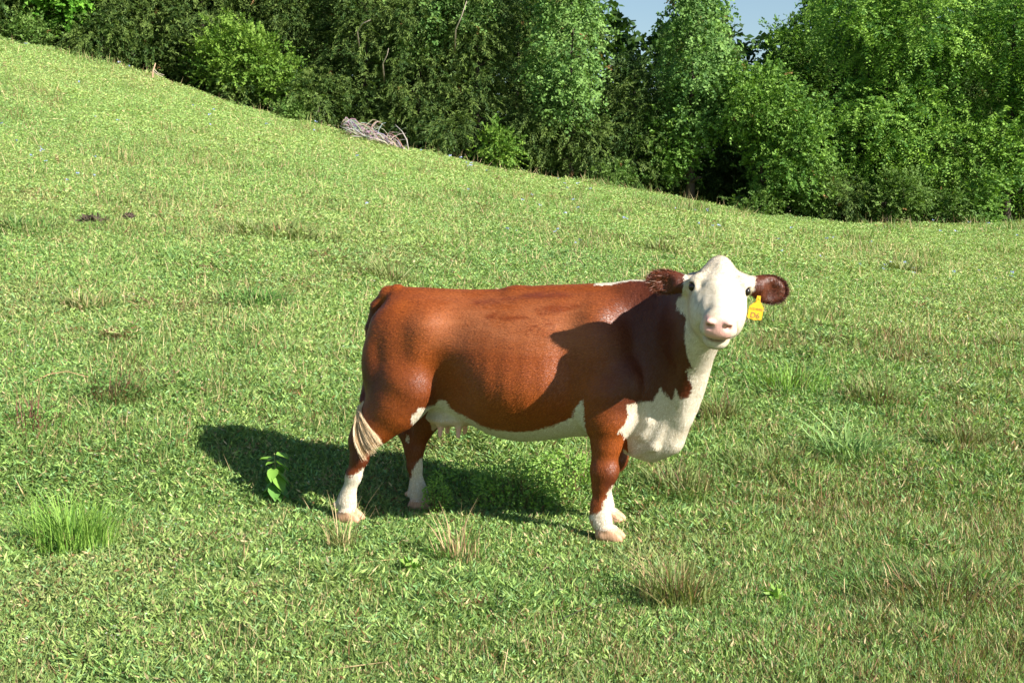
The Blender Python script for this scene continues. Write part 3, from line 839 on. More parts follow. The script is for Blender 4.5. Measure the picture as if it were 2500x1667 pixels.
# ---- eyes
m_eye, nt, bs, _ = new_mat("eye_dark")
bs.inputs['Base Color'].default_value = (.012, .008, .006, 1); bs.inputs['Roughness'].default_value = .08
def ball(r, n=14):
    vs = []; fs = []
    for i in range(n + 1):
        for j in range(2 * n):
            a = math.pi * i / n; b = math.pi * j / n
            vs.append((r * math.sin(a) * math.cos(b), r * math.sin(a) * math.sin(b), r * math.cos(a)))
    for i in range(n):
        for j in range(2 * n):
            k = (j + 1) % (2 * n); fs.append((i * 2 * n + j, (i + 1) * 2 * n + j, (i + 1) * 2 * n + k, i * 2 * n + k))
    return np.array(vs), fs
for sx in (-1, 1):
    mb = MB(); bv, bf = ball(.0225); c_ = hp(sx * .129, .174, -.056)
    mb.add(bv + c_, bf); mb.build("eye", m_eye, cow)

# ---- hair: tail switch, ear fringes, poll curls (ribbons of fine strands)
def hair_material(name, cols, rough=.45):
    m, nt, bs, out = new_mat(name)
    a = nd(nt, "ShaderNodeAttribute", attribute_name="Col")
    nt.links.new(a.outputs['Color'], bs.inputs['Base Color']); bs.inputs['Roughness'].default_value = rough
    return m
M_HAIR = hair_material("hair", None, .44); M_HAIR.node_tree.nodes["Principled BSDF"].inputs["Specular IOR Level"].default_value = .5
def strands(name, roots, mids, tips, width, cols, parent, seg=6, jit=.004):
    """each strand a thin tapering ribbon turned a random way"""
    n = len(roots); t = np.linspace(0, 1, seg + 1)
    P = []
    for k in t:
        P.append(roots * (1 - k) ** 2 + mids * 2 * k * (1 - k) + tips * k * k)
    P = np.stack(P, 1)
    P += np.cumsum(rng.normal(0, jit / seg, P.shape), axis=1)
    d = P[:, -1] - P[:, 0]; d /= np.linalg.norm(d, axis=1)[:, None] + 1e-9
    rv = rng.normal(0, 1, (n, 3)); sd = np.cross(d, rv); sd /= np.linalg.norm(sd, axis=1)[:, None] + 1e-9
    w = (width * (1 - .75 * t))[None, :, None]
    A = P - sd[:, None] * w; B = P + sd[:, None] * w
    vts = np.stack([A, B], 2).reshape(-1, 3)
    base = (np.arange(n) * (seg + 1) * 2)[:, None] + (np.arange(seg) * 2)[None]
    fcs = np.stack([base, base + 1, base + 3, base + 2], -1).reshape(-1, 4)
    cc = np.repeat(cols, (seg + 1) * 2, axis=0)
    return mesh_np(name, vts, fcs, M_HAIR, parent, False, colors=cc)
def lpt(px, py, yl): x_, z_ = side(px, py, yl); return np.array([x_, yl, z_])
n = 5200; NL = 26
lk = rng.integers(0, NL, n); lkk = (np.arange(NL) + .5) / NL; rng.shuffle(lkk)
lo = rng.normal(0, 1, (NL, 3)); k = lkk[lk][:, None]; g = lo[lk] * .8 + rng.normal(0, 1, (n, 3)) * .62
r0 = lpt(895, 972, -.17) * (1 - k) + lpt(876, 1000, -.21) * k + g * np.array([.008, .012, .008])
mid = lpt(838, 1052, -.26) * (1 - k) + lpt(893, 1030, -.28) * k + g * np.array([.010, .014, .008])
q2 = (.50 + .50 * rng.random((n, 1)) ** .6) * (.85 + .15 * lkk[lk][::-1][:, None])
tp = lpt(888, 1126, -.275) * (1 - k) + lpt(938, 1086, -.285) * k + g * np.array([.009, .014, .010]) * .7
tp = r0 * (1 - q2) ** 2 + mid * 2 * q2 * (1 - q2) + tp * q2 * q2
mid = r0 + (mid - r0) * q2
tone_ = rng.random(NL)[lk][:, None]
cc = (np.array([.56, .38, .19]) * (1 - tone_) + np.array([.82, .64, .42]) * tone_) * (.75 + .5 * rng.random((n, 1)))
strands("tail_hair", r0, mid, tp, .0011, cc, cow, 9, .003)
# ear fringe + inner hair
for k_, (c_, R_, Ln_, hh_) in EARS.items():
    n = 5200; a = rng.random(n) * 2 * math.pi
    rr = np.where(rng.random(n) < .5, .90 + .08 * rng.random(n), rng.random(n) ** .6 * .88)
    l0 = np.stack([np.cos(a) * rr * Ln_ * .49, np.sin(a) * rr * hh_ * .97, np.where(rr > .86, .004, -.006 + .0 * rr)], 1)
    out_ = np.stack([np.cos(a) * np.where(rr > .86, 1.0, .2) + .75, np.sin(a) * np.where(rr > .86, 1, .3), .25 + .5 * rng.random(n)], 1); out_ += rng.normal(0, .25, (n, 3))
    ln = (.005 + .008 * rng.random((n, 1))) * np.where(rr < .86, 3.2, 1.0)[:, None]
    l1 = l0 + out_ * ln * .5; l2 = l0 + out_ * ln + np.array([.004, 0, -.002])
    base = np.array([.17, .045, .018]) if k_ == 'L' else np.array([.075, .018, .010])
    cc = base * (.6 + .9 * rng.random((n, 1)))
    pale = (rng.random(n) < (.10 if k_ == 'L' else .05)) & (l0[:, 0] < Ln_ * .2)
    cc[pale] = np.array([.50, .33, .24]) * (.6 + .4 * rng.random((pale.sum(), 1)))
    strands("ear_hair", c_ + l0 @ R_.T, c_ + l1 @ R_.T, c_ + l2 @ R_.T, .0013, cc, cow, 4, .003)

# short coat lying along the skin: it breaks the outline and the colour edges
fn_ = np.cross(cv[cf[:, 2]] - cv[cf[:, 0]], cv[cf[:, 3]] - cv[cf[:, 1]])
vn = np.zeros_like(cv)
for i in range(4): np.add.at(vn, cf[:, i], fn_)
vn = unit(vn)
farea = np.linalg.norm(fn_, axis=1) / 2
headf = (((cv[cf[:, 0]] - HEAD0) @ HM)[:, 1] > -.10) & (np.abs(((cv[cf[:, 0]] - HEAD0) @ HM)[:, 0]) < .155) & (((cv[cf[:, 0]] - HEAD0) @ HM)[:, 2] > -.24) & (cv[cf[:, 0], 2] > 1.05) & (cv[cf[:, 0], 0] > 1.1)
wgt = farea * np.where(headf, 1.5, 1.0) * np.where(vn[cf[:, 0], 1] < .35, 1.0, .25); wgt /= wgt.sum()
M_ = 210000
fi = rng.choice(len(cf), M_, p=wgt); bw = rng.dirichlet([1, 1, 1, 1], M_)
root = (cv[cf[fi]] * bw[:, :, None]).sum(1); nr = unit((vn[cf[fi]] * bw[:, :, None]).sum(1))
def pick(a): return (a[cf[fi]] * bw).sum(1)
rx, ry, rz = root.T; hq_ = (root - HEAD0) @ HM
onhead = headf[fi]
flow = np.stack([-np.ones(M_), np.zeros(M_), -.15 - 1.3 * np.clip(1.22 - rz, 0, 1)], 1)
flow[rz < .62] = (-.15, 0, -1)
flow[rx > .9] = (-.5, 0, -.9)
flow[onhead] = HM @ np.array([0, 1.0, 0])
curly = onhead & (hq_[:, 1] < .06 + .14 * rng.random(M_))
flow += rng.normal(0, 1, (M_, 3)) * np.where(curly, .6, .22)[:, None]
flow = unit(flow - nr * (flow * nr).sum(1, keepdims=True))
ln = np.where(onhead, .013, .016) * (.6 + .8 * rng.random(M_)); ln = np.where(curly, ln * 1.3, ln)
skip = (pick(pink) > .3) | ((pick(hoofw) > .4)) | (pick(muzzle_shade) > .3) | (pick(eyering) > .25) | (rz < .05)
lift = np.where(curly, .13, np.where(onhead, .05, .14)) * (.5 + rng.random(M_))
e = (flow + nr * lift[:, None]) * ln[:, None]
sdv = unit(np.cross(flow, nr) + nr * rng.normal(0, .13, (M_, 1))) * np.where(onhead, .0007, .0011)[:, None]
wsd = pick(white) + (fbm(rx * 38, rz * 38 + ry * 20, 5) - .5) * .026
iswh = wsd > 0
t = rng.random((M_, 1))
cb = np.array([.135, .0255, .003]) * (1 - t) + np.array([.330, .076, .010]) * t
big_ = fbm(rx * 4.5, rz * 4.5, 14)[:, None]; cb = cb * (.8 + .45 * big_)
ld = pick(dark_shade)[:, None]; cb = cb * (1 - .85 * ld) + np.array([.050, .011, .006]) * .85 * ld
du = (pick(back_sheen) * np.clip((fbm(rx * 5, rz * 16, 24) - .3) * 2.4, 0, 1))[:, None]; cb = cb * (1 - .8 * du) + np.array([.42, .155, .065]) * .8 * du  # painted sheen carried over to the hairs
we = pick(wet)[:, None]; cb = cb * (1 - .7 * we) + np.array([.14, .024, .004]) * .7 * we
cw = np.array([.56, .47, .34]) * (1 - t) + np.array([.82, .76, .66]) * t
cw = cw * (.86 + .2 * rng.random((M_, 1)))
ccl = np.where(iswh[:, None], cw, cb); ok = ~skip
hv = diamonds(root - nr * .0008, e, sdv, .4)
hv = hv.reshape(-1, 4, 3)[ok].reshape(-1, 3)
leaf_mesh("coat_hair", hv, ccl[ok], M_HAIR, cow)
# ---- ear tag
m_tag, nt, bs, _ = new_mat("tag_plastic")
bs.inputs['Base Color'].default_value = (.74, .36, .012, 1); bs.inputs['Roughness'].default_value = .30
m_ink, nt, bs, _ = new_mat("tag_ink")
bs.inputs['Base Color'].default_value = (.22, .14, .03, 1); bs.inputs['Roughness'].default_value = .7
TD = 6.04
def tagpt(px, py, dd=0): return wl(px, py, TD - dd)
top = tagpt(1853, 724); bl = tagpt(1824, 772); br = tagpt(1859, 778)
ex = br - bl; TW = np.linalg.norm(ex); ex /= TW
nrm = w2l_dir((.05, -1, .1)); ez = np.cross(nrm, ex); ez /= np.linalg.norm(ez)
if ez[2] < 0: ez = -ez
nrm = np.cross(ex, ez)
if nrm @ w2l_dir((0, -1, 0)) < 0: nrm = -nrm
org = (bl + br) / 2; HT = (top - org) @ ez; LX = (top - org) @ ex
W = TW / 2
outline = [(-W * .9, 0), (-W * .3, -.001), (-W * .25, -.004), (W * .3, -.004), (W * .35, 0), (W * .93, 0), (W * 1.0, .006), (W * 1.02, HT * .58), (LX + .012, HT * .86), (LX + .010, HT * 1.12), (LX - .008, HT * 1.12), (LX - .010, HT * .86), (-W * .95, HT * .56), (-W * 1.0, .008)]
vs = []; th_ = .0016
for dz in (-th_, th_):
    for a, b in outline: vs.append(org + ex * a + ez * b + nrm * dz)
n = len(outline)
fs = [tuple(range(n)), tuple(range(2 * n - 1, n - 1, -1))] + [(i, i + n, (i + 1) % n + n, (i + 1) % n) for i in range(n)]
mb = MB(); mb.add(vs, fs)
stud = top + nrm * .004; bv, bf = ball(.006, 8); mb.add(bv + stud - ez * .004, bf)
tg = mb.build("ear_tag", m_tag, cow, smooth=False)
tg["label"] = "yellow ear tag with handwritten number"
import bmesh
bm = bmesh.new(); bm.from_mesh(tg.data); bmesh.ops.recalc_face_normals(bm, faces=bm.faces); bm.to_mesh(tg.data); bm.free()
def lettering(txt, size, a, b, bold=0.0):
    cu = bpy.data.curves.new("text", 'FONT'); cu.body = txt; cu.size = size; cu.align_x = 'CENTER'; cu.offset = bold; cu.extrude = .0003
    o = bpy.data.objects.new("text", cu); C.objects.link(o)
    bpy.context.view_layer.update()
    me = bpy.data.meshes.new_from_object(o.evaluated_get(bpy.context.evaluated_depsgraph_get()))
    bpy.data.objects.remove(o)
    co = np.empty(len(me.vertices) * 3, dtype=np.float32); me.vertices.foreach_get("co", co); co = co.reshape(-1, 3)
    P = org + np.outer(co[:, 0] + a, ex) + np.outer(co[:, 1] + b, ez) + np.outer(co[:, 2], nrm) + nrm * .0030
    me.vertices.foreach_set("co", P.astype(np.float32).ravel())
    me.materials.clear(); me.materials.append(m_ink)
    q = bpy.data.objects.new("lettering", me); q.parent = tg; C.objects.link(q)
lettering("112-W92", .0165, 0, HT * .42, .0001)
lettering("D6", .038, 0, .006, .0005)
# ------------------------------------------------------------------ trees and shrubs
def trunk_mesh(parent, base, height, r, limbs, col, lean=0.0, spread=1.0, name="trunk"):
    mb = MB(); rr = random.Random(int(abs(base[0] * 131) + height * 17))
    pts = []; rad = []
    for i in range(7):
        t = i / 6
        pts.append((lean * t * t + rr.uniform(-.05, .05) * (i > 0), rr.uniform(-.06, .06) * (i > 0), -.25 + height * t)); rad.append(r * (1 - .75 * t) + .012 + (.35 * r if i == 0 else 0))
    mb.tube(pts, rad, 8, col)
    for k in range(limbs):
        t = .18 + .75 * k / max(1, limbs); p = Vector(pts[min(6, int(t * 6))]); a = rr.uniform(0, 6.28); L_ = spread * (1.15 - t) * rr.uniform(.6, 1)
        q = [p]
        for j in range(1, 5):
            q.append(p + Vector((math.cos(a) * L_ * j / 4, math.sin(a) * L_ * j / 4, L_ * (.35 * j / 4 - .05 * j * j / 16) + rr.uniform(-.06, .06))))
        mb.tube(q, [r * .35 * (1 - j / 5) + .008 for j in range(5)], 5, col)
    return mb.build(name, M_BARK, parent)

def bark_material():
    m, nt, bs, out = new_mat("bark")
    a = nd(nt, "ShaderNodeAttribute", attribute_name="Col").outputs['Color']
    tc = nd(nt, "ShaderNodeTexCoord").outputs['Object']
    mp = nd(nt, "ShaderNodeMapping"); mp.inputs['Scale'].default_value = (1, 1, .2); nt.links.new(tc, mp.inputs[0])
    n1 = noise_tex(nt, mp.outputs[0], 40, 4, .7)
    c = mix_rgb(nt, 1.0, a, ramp(nt, n1, [(.3, (.45, .45, .45)), (.7, (1.25, 1.2, 1.15))]), 'MULTIPLY')
    nt.links.new(c, bs.inputs['Base Color']); bs.inputs['Roughness'].default_value = .85
    bp = nd(nt, "ShaderNodeBump"); bp.inputs['Strength'].default_value = .7; bp.inputs['Distance'].default_value = .02
    nt.links.new(n1, bp.inputs['Height']); nt.links.new(bp.outputs[0], bs.inputs['Normal'])
    return m
M_BARK = bark_material()

KIND = {  # twigs: length, droop, leaflets per twig, leaflet length, half width, fan angle, two colours, dry share
 'cedar':  dict(tw=.42, droop=.55, n=13, l=.120, w=.0155, fan=.55, c1=(.034, .072, .016), c2=(.125, .180, .040), dry=.004, cs=.36, twigs=7),
 'vine':   dict(tw=.30, droop=.75, n=7, l=.100, w=.038, fan=1.0, c1=(.065, .145, .035), c2=(.190, .320, .080), dry=.004, cs=.40, twigs=9),
 'broad':  dict(tw=.30, droop=.25, n=8, l=.095, w=.031, fan=.8, c1=(.065, .150, .024), c2=(.200, .335, .060), dry=.004, cs=.38, twigs=9),
 'walnut': dict(tw=.62, droop=.55, n=17, l=.112, w=.0215, fan=1.2, c1=(.060, .155, .026), c2=(.250, .410, .065), dry=.0, cs=.52, twigs=9),
 'maple':  dict(tw=.30, droop=.30, n=7, l=.120, w=.048, fan=.9, c1=(.080, .225, .022), c2=(.165, .340, .040), dry=.0, cs=.36, twigs=9),
 'light':  dict(tw=.28, droop=.10, n=9, l=.090, w=.028, fan=.7, c1=(.080, .165, .022), c2=(.180, .285, .044), dry=.0, cs=.34, twigs=9),
 'bush':   dict(tw=.26, droop=.20, n=8, l=.080, w=.026, fan=.8, c1=(.070, .140, .026), c2=(.140, .220, .050), dry=.01, cs=.28, twigs=8),
}

def foliage(cen, rad, kind, K, shape='round', seed=1, backfill=.35, tint=1.0):
    """leaf corners (4 per leaf) and colours of a crown around cen, in the tree's own frame"""
    P = KIND[kind]; g = np.random.default_rng(seed)
    cen = np.array(cen, float); rad = np.array(rad, float)
    # clump centres
    d = unit(g.normal(0, 1, (K * 3, 3)))
    keep = (d[:, 1] < .25) | (g.random(len(d)) < backfill); d = d[keep][:K]; K = len(d)
    ph = g.uniform(0, 10, 3)
    lobes = .80 + .22 * np.sin(d[:, 0] * 5.1 + ph[0]) * np.cos(d[:, 2] * 6.3 + ph[1]) + .13 * np.sin(d[:, 2] * 11 + d[:, 0] * 8 + ph[2])
    r = np.where(g.random(K) < .78, g.uniform(.80, 1.03, K), g.uniform(.45, .80, K)) * lobes
    if shape == 'cone':
        h = (d[:, 2] + 1) / 2; f = np.where(h > .35, np.clip((1.06 - h) / .71, 0, 1) ** .62 * 1.08, .88 + .5 * h)
        ring = unit(d[:, :2]); rr_ = r[:, None] * f[:, None]
        h2 = g.random(K) ** .95
        f2 = np.where(h2 > .3, np.clip((1.05 - h2) / .75, 0, 1) ** .66, .80 + .66 * h2)
        c = cen + np.concatenate([ring * rad[:2] * (r * f2)[:, None], ((h2 * 2 - 1) * rad[2])[:, None]], 1)
        outw = unit(np.concatenate([ring, np.full((K, 1), .15)], 1))
    elif shape == 'column':
        ring = unit(d[:, :2]); h2 = g.random(K); f2 = np.clip((1.02 - h2) / .22, 0, 1) ** .5 * (.88 + .16 * np.sin(h2 * 9 + ph[0]))
        c = cen + np.concatenate([ring * rad[:2] * (r * f2)[:, None], ((h2 * 2 - 1) * rad[2])[:, None]], 1)
        outw = unit(np.concatenate([ring, np.full((K, 1), .1 + .5 * (h2[:, None] > .85))], 1))
    else:
        c = cen + d * rad * r[:, None]; outw = unit(d + np.array([0, 0, .1]))
    tone = g.normal(0, .27, (K, 1)) + g.uniform(-.06, .06)
    S = P['twigs']; n = P['n']
    # twig starts and directions
    st = c[:, None] + g.normal(0, 1, (K, S, 3)) * np.array([.5, .5, .42]) * P['cs']
    a = unit(outw[:, None] * .8 + g.normal(0, .55, (K, S, 3)) + np.array([0, 0, .18]))
    L_ = P['tw'] * g.uniform(.6, 1.25, (K, S, 1))
    t = (np.arange(n) + .5) / n
    tt = t[None, None, :, None]
    drop = np.array([0, 0, -1.0]) * P['droop']
    pos = st[:, :, None] + a[:, :, None] * L_[:, :, None] * tt + drop * (L_[:, :, None] * tt ** 2)
    tan = unit(a[:, :, None] + drop * 2 * tt)
    sdv = unit(np.cross(tan, unit(g.normal(0, .45, (K, S, 1, 3)) + np.array([0, -.25, 1.0]))))
    sg = np.where(np.arange(n) % 2 == 0, 1.0, -1.0)[None, None, :, None]
    e = unit(tan * math.cos(P['fan']) + sdv * sg * math.sin(P['fan']) + g.normal(0, .22, (K, S, n, 3)) + drop * .25)
    nrm = unit(np.cross(e, sdv) + g.normal(0, .35, (K, S, n, 3)))
    w = unit(np.cross(nrm, e))
    ln = P['l'] * g.uniform(.65, 1.2, (K, S, n, 1)) * (1.05 - .4 * abs(tt - .4))
    v = diamonds(pos.reshape(-1, 3), (e * ln).reshape(-1, 3), (w * P['w'] * g.uniform(.75, 1.2, (K, S, n, 1))).reshape(-1, 3), .45)
    k = np.clip(.5 + tone[:, :, None, None] * 1.4 + g.normal(0, .22, (K, S, n, 1)) + g.normal(0, .12, (K, S, 1, 1)), 0, 1)
    col = (np.array(P['c1']) * (1 - k) + np.array(P['c2']) * k) * (.85 + .3 * g.random((K, S, n, 1))) * tint
    if P['dry']:
        dm = (g.random((K, S, 1, 1)) < P['dry']) & np.ones((K, S, n, 1), bool)
        col = np.where(dm, np.array([.22, .13, .05]) * (.7 + .6 * g.random((K, S, n, 1))), col)
    return v, col.reshape(-1, 3)

def W_(px, Y): return (px - 1250) / FPX * Y
def Z_(py, Y): return EYE + (520 - py) / FPX * Y

def tree(name, label, cat, group, px, Y, pieces, trunk_r=.075, bark=(.07, .05, .038), seed=1, limbs=9, trunk_top=None):
    """pieces: (kind, shape, centre px, top py, bottom py, half width px, depth m, density)"""
    x = W_(px, Y); zb = tz(x, Y)
    o = empty(name, (x, Y, zb)); tag(o, label, cat, group)
    vs = []; cs = []; topz = 0
    for i, (kind, shape, cpx, tpy, bpy_, hw, dep, dens) in enumerate(pieces):
        cx_ = W_(cpx, Y) - x; zt_ = Z_(tpy, Y) - zb; zb_ = max(Z_(bpy_, Y) - zb, .05); topz = max(topz, zt_)
        rx = hw / FPX * Y; rz = (zt_ - zb_) / 2
        P = KIND[kind]; area = 3.0 * rx * 2 * rz * 1.6 * (1.0 if shape == 'round' else 1.1)
        K = int(dens * area / (P['cs'] ** 2 * 1.0) * 1.38) + 16
        v, c = foliage((cx_, 0, (zt_ + zb_) / 2), (rx, dep, rz), kind, K, shape, seed * 31 + i)
        v[:, 2] = np.maximum(v[:, 2], .02)
        vs.append(v); cs.append(c)
    v = np.concatenate(vs); c = np.concatenate(cs)
    leaf_mesh("crown", v, c, M_LEAF, o)
    tt_ = (trunk_top if trunk_top else .82 * topz)
    trunk_mesh(o, (x, Y), tt_, trunk_r, limbs, bark, 0, min(1.6, pieces[0][5] / FPX * Y * .8))
    return len(v) // 4

tot = 0
G_C = "cedars along the wood's edge"; G_V = "vine covered trees at the wood's edge"; G_B = "leafy trees at the wood's edge"; G_S = "shrubs along the field edge"; G_R = "trees in the row behind the wood's edge"
T = [
 # name, label, cat, group, px, Y, pieces, kwargs
 ("cedar_tree", "dark cedar cut off by the left edge of the photo", "tree", G_C, -70, 34.0, [('cedar', 'cone', -70, -220, 100, 150, 2.0, 1)], {}),
 ("cedar_tree", "dark shaggy cedar left of the bright green maple at the top of the slope", "tree", G_C, 60, 34.6, [('cedar', 'cone', 60, -180, 115, 110, 1.6, 1), ('bush', 'round', 70, 40, 110, 70, .8, .8)], {}),
 ("maple_tree", "bright green broad-leaved maple hanging over the cedars at the upper left", "tree", G_B, 185, 34.4, [('maple', 'round', 180, -170, 95, 92, 1.3, 1.0), ('cedar', 'round', 190, 60, 150, 60, .9, .8)], {}),
 ("cedar_tree", "low spreading cedar at the field edge just right of the bright maple", "tree", G_C, 265, 33.9, [('cedar', 'round', 265, 60, 175, 75, 1.1, 1)], {}),
 ("cedar_tree", "cedar with grey-brown twigs standing above the thin bare snag", "tree", G_C, 370, 35.2, [('cedar', 'cone', 370, -230, 180, 150, 1.9, 1), ('bush', 'round', 345, 90, 190, 60, .8, .7)], {}),
 ("cedar_tree", "tall cedar behind the left shoulder of the pale green leafy tree", "tree", G_C, 510, 36.0, [('cedar', 'cone', 510, -260, 240, 160, 2.0, 1)], {}),
 ("young_tree", "pale green leafy young tree glowing against the dark cedars, left of the dead branches", "tree", G_B, 620, 34.2, [('light', 'round', 600, 70, 225, 105, 1.4, 1.05), ('light', 'round', 690, 150, 275, 75, 1.1, .9), ('cedar', 'round', 590, 190, 270, 85, 1.0, .8)], {}),
 ("cedar_tree", "cedar rising behind the pale green young tree", "tree", G_C, 720, 36.5, [('cedar', 'cone', 720, -250, 290, 150, 2.0, 1)], {}),
 ("cedar_tree", "short drooping cedar at the field edge directly left of the dead branches", "tree", G_C, 780, 34.0, [('cedar', 'round', 775, 185, 318, 72, 1.0, 1)], {}),
 ("cedar_tree", "tall cedar above the dead branches with sky showing through its top", "tree", G_C, 900, 35.4, [('cedar', 'cone', 900, -150, 330, 135, 1.7, .92)], {}),
 ("cedar_tree", "broad cedar with weeping olive sprays right above the end of the dead branches", "tree", G_C, 1025, 35.0, [('cedar', 'column', 1020, 20, 345, 95, 1.5, .95), ('vine', 'round', 1050, -30, 150, 90, 1.2, .5)], {}),
 ("cedar_tree", "cedar mixed with bright vine leaves behind the small yellow-green sapling", "tree", G_V, 1165, 35.2, [('cedar', 'column', 1160, -60, 350, 110, 1.6, .9), ('vine', 'round', 1130, -80, 140, 80, 1.2, .6)], {}),
 ("vine_covered_tree", "tall tree wrapped in pale vine leaves, left of the strip of open sky", "tree", G_V, 1390, 34.6, [('vine', 'column', 1378, -120, 300, 92, 1.6, 1.05), ('cedar', 'round', 1330, 240, 395, 95, 1.2, .9), ('cedar', 'round', 1430, 290, 430, 85, 1.2, 1)], dict(trunk_r=.12)),
 ("cedar_tree", "low dark cedar under the strip of open sky between the two vine covered trees", "tree", G_C, 1545, 35.0, [('cedar', 'cone', 1545, 150, 455, 80, 1.3, 1)], dict(trunk_r=.10)),
 ("vine_covered_tree", "rounded vine draped tree tower just right of the strip of open sky", "tree", G_V, 1680, 34.8, [('vine', 'column', 1690, -25, 330, 84, 1.6, 1.25), ('broad', 'round', 1640, 260, 440, 90, 1.1, .8)], dict(trunk_r=.12)),
 ("leafy_tree", "glossy-leaved tree bulging over the field behind the white-faced cow's head", "tree", G_B, 1860, 34.2, [('broad', 'round', 1835, 165, 350, 105, 1.5, 1.1), ('broad', 'round', 1920, 220, 500, 120, 1.5, 1.0), ('bush', 'round', 1985, 400, 530, 72, 1.0, .9)], dict(trunk_r=.10, limbs=12)),
 ("maple_tree", "dark small crowned tree poking into the sky gap behind the glossy-leaved tree", "tree", G_B, 1900, 39.0, [('broad', 'round', 1900, 60, 330, 46, 1.0, 1.0), ('broad', 'round', 1960, 15, 330, 40, 1.0, 1.0)], {}),
 ("walnut_tree", "large walnut with feathery drooping leaves, left one of the two on the right side", "tree", G_B, 2150, 35.4, [('walnut', 'round', 2075, -90, 190, 105, 1.7, .95), ('walnut', 'round', 2230, -110, 260, 150, 2.0, .95), ('walnut', 'round', 2120, 160, 440, 130, 1.6, .9), ('walnut', 'round', 2270, 220, 480, 110, 1.5, .9)], dict(trunk_r=.12, limbs=14)),
 ("walnut_tree", "large walnut filling the right edge of the photo", "tree", G_B, 2450, 35.0, [('walnut', 'round', 2455, -40, 250, 105, 1.8, .95), ('walnut', 'round', 2470, 190, 480, 110, 1.6, .9), ('walnut', 'round', 2580, -120, 440, 120, 2.0, .8)], dict(trunk_r=.12, limbs=12)),
 ("vine_column", "narrow vine wrapped stump at the foot of the right hand walnut", "plant", None, 2405, 33.6, [('broad', 'column', 2403, 430, 558, 26, .35, 1.1)], dict(limbs=3, trunk_r=.06)),
 ("shrub", "grey-green shrub heaped against the foot of the left hand walnut", "shrub", G_S, 2195, 33.8, [('bush', 'round', 2190, 415, 552, 78, .9, 1)], dict(limbs=5, trunk_r=.04)),
 ("shrub", "low olive shrub between the grey-green shrub and the vine wrapped stump", "shrub", G_S, 2310, 33.6, [('bush', 'round', 2310, 485, 556, 58, .6, .9)], dict(limbs=5, trunk_r=.03)),
 ("shrub", "dark low shrub under the glossy-leaved tree", "shrub", G_S, 1850, 33.6, [('bush', 'round', 1850, 470, 535, 62, .7, .8)], dict(limbs=4, trunk_r=.03)),
 ("cedar_tree", "small cedar skirt under the glossy-leaved tree, beside its stems", "tree", G_C, 2050, 34.2, [('cedar', 'round', 2045, 440, 545, 55, .9, 1)], dict(limbs=4, trunk_r=.05)),
 ("sapling", "small yellow-green sapling in the gap under the cedars", "shrub", G_S, 1215, 33.4, [('light', 'round', 1215, 325, 408, 46, .6, 1.0)], dict(limbs=5, trunk_r=.025)),
 ("shrub", "tiny round olive bush on the field edge left of the dead branches", "shrub", G_S, 715, 33.2, [('bush', 'round', 715, 265, 308, 36, .45, 1.1)], dict(limbs=4, trunk_r=.02)),
 ("shrub", "wispy grey-green bush at the field edge under the bright maple", "shrub", G_S, 95, 33.3, [('bush', 'round', 95, 60, 128, 48, .5, .8)], dict(limbs=4, trunk_r=.02)),
 ("shrub", "low bush at the end of the dead branches under a cedar", "shrub", G_S, 1110, 33.7, [('cedar', 'round', 1090, 280, 372, 48, .6, .7)], dict(limbs=4, trunk_r=.03)),
 ("shrub", "small dark bush beside the cedar trunk under the left vine covered tree", "shrub", G_S, 1490, 33.7, [('bush', 'round', 1490, 408, 455, 45, .5, .9)], dict(limbs=4, trunk_r=.03)),
]
for i, (nm, lb, ct, gr, px, Y, pcs, kw) in enumerate(T):
    tot += tree(nm, lb, ct, gr, px, Y, pcs, seed=i + 3, **kw)
# the row behind: copies of two trees, dark between the front crowns
def copy_tree(o, name, label, group, loc, rz, sc):
    c = o.copy(); c.name = name; C.objects.link(c); c.location = loc; c.rotation_euler = (0, 0, rz); c.scale = sc
    c["label"] = label; c["group"] = group
    for ch in o.children:
        k = ch.copy(); C.objects.link(k); k.parent = c
    return c
src = [o for o in C.objects if o.type == 'EMPTY' and o.name.startswith("cedar_tree")]
src = [src[4], src[9] if len(src) > 9 else src[4]]
back = [(-160, 39, 1.0), (120, 39.5, 1.05), (300, 40, 1.0), (440, 38.5, 1.1), (600, 39.5, 1.1), (810, 40, 1.12), (970, 38.8, .98), (1110, 39.5, 1.05), (1260, 38.6, 1.15), (1330, 41, 1.2), (1500, 39.5, .60), (1610, 40, .62), (1700, 39, 1.0), (1800, 39.5, .60), (1960, 40, .95), (2060, 41, 1.15), (2180, 39.2, 1.2), (2330, 39.5, 1.10), (2460, 40, 1.2), (2590, 39, 1.25)]
BEH = ["behind the dark cedar at the left edge", "behind the bright maple's left side", "behind the bright maple and the low spreading cedar", "behind the cedar above the thin bare snag", "behind the left half of the pale green young tree", "behind the short drooping cedar left of the dead branches",
 "behind the tall cedar with sky in its top", "behind the broad weeping cedar", "behind the small yellow-green sapling", "behind the left side of the left vine covered tree", "at the foot of the open sky strip", "at the right foot of the open sky strip", "behind the rounded vine draped tower", "low under the small sky gap right of the vine draped tower",
 "behind the small crowned tree in the sky gap", "behind the left side of the left walnut", "behind the middle of the left walnut", "between the two walnuts", "behind the right hand walnut", "beyond the right edge behind the walnut"]
for i, (px, Y, sc) in enumerate(back):
    x = W_(px, Y)
    copy_tree(src[i % 2], "cedar_tree", "shaded cedar " + BEH[i], "dark cedars behind the front row of trees", (x, Y, tz(x, Y) - .1), 0.0 if i % 3 else .5, (sc * (1.15 if i % 2 else 1.0), sc, sc))
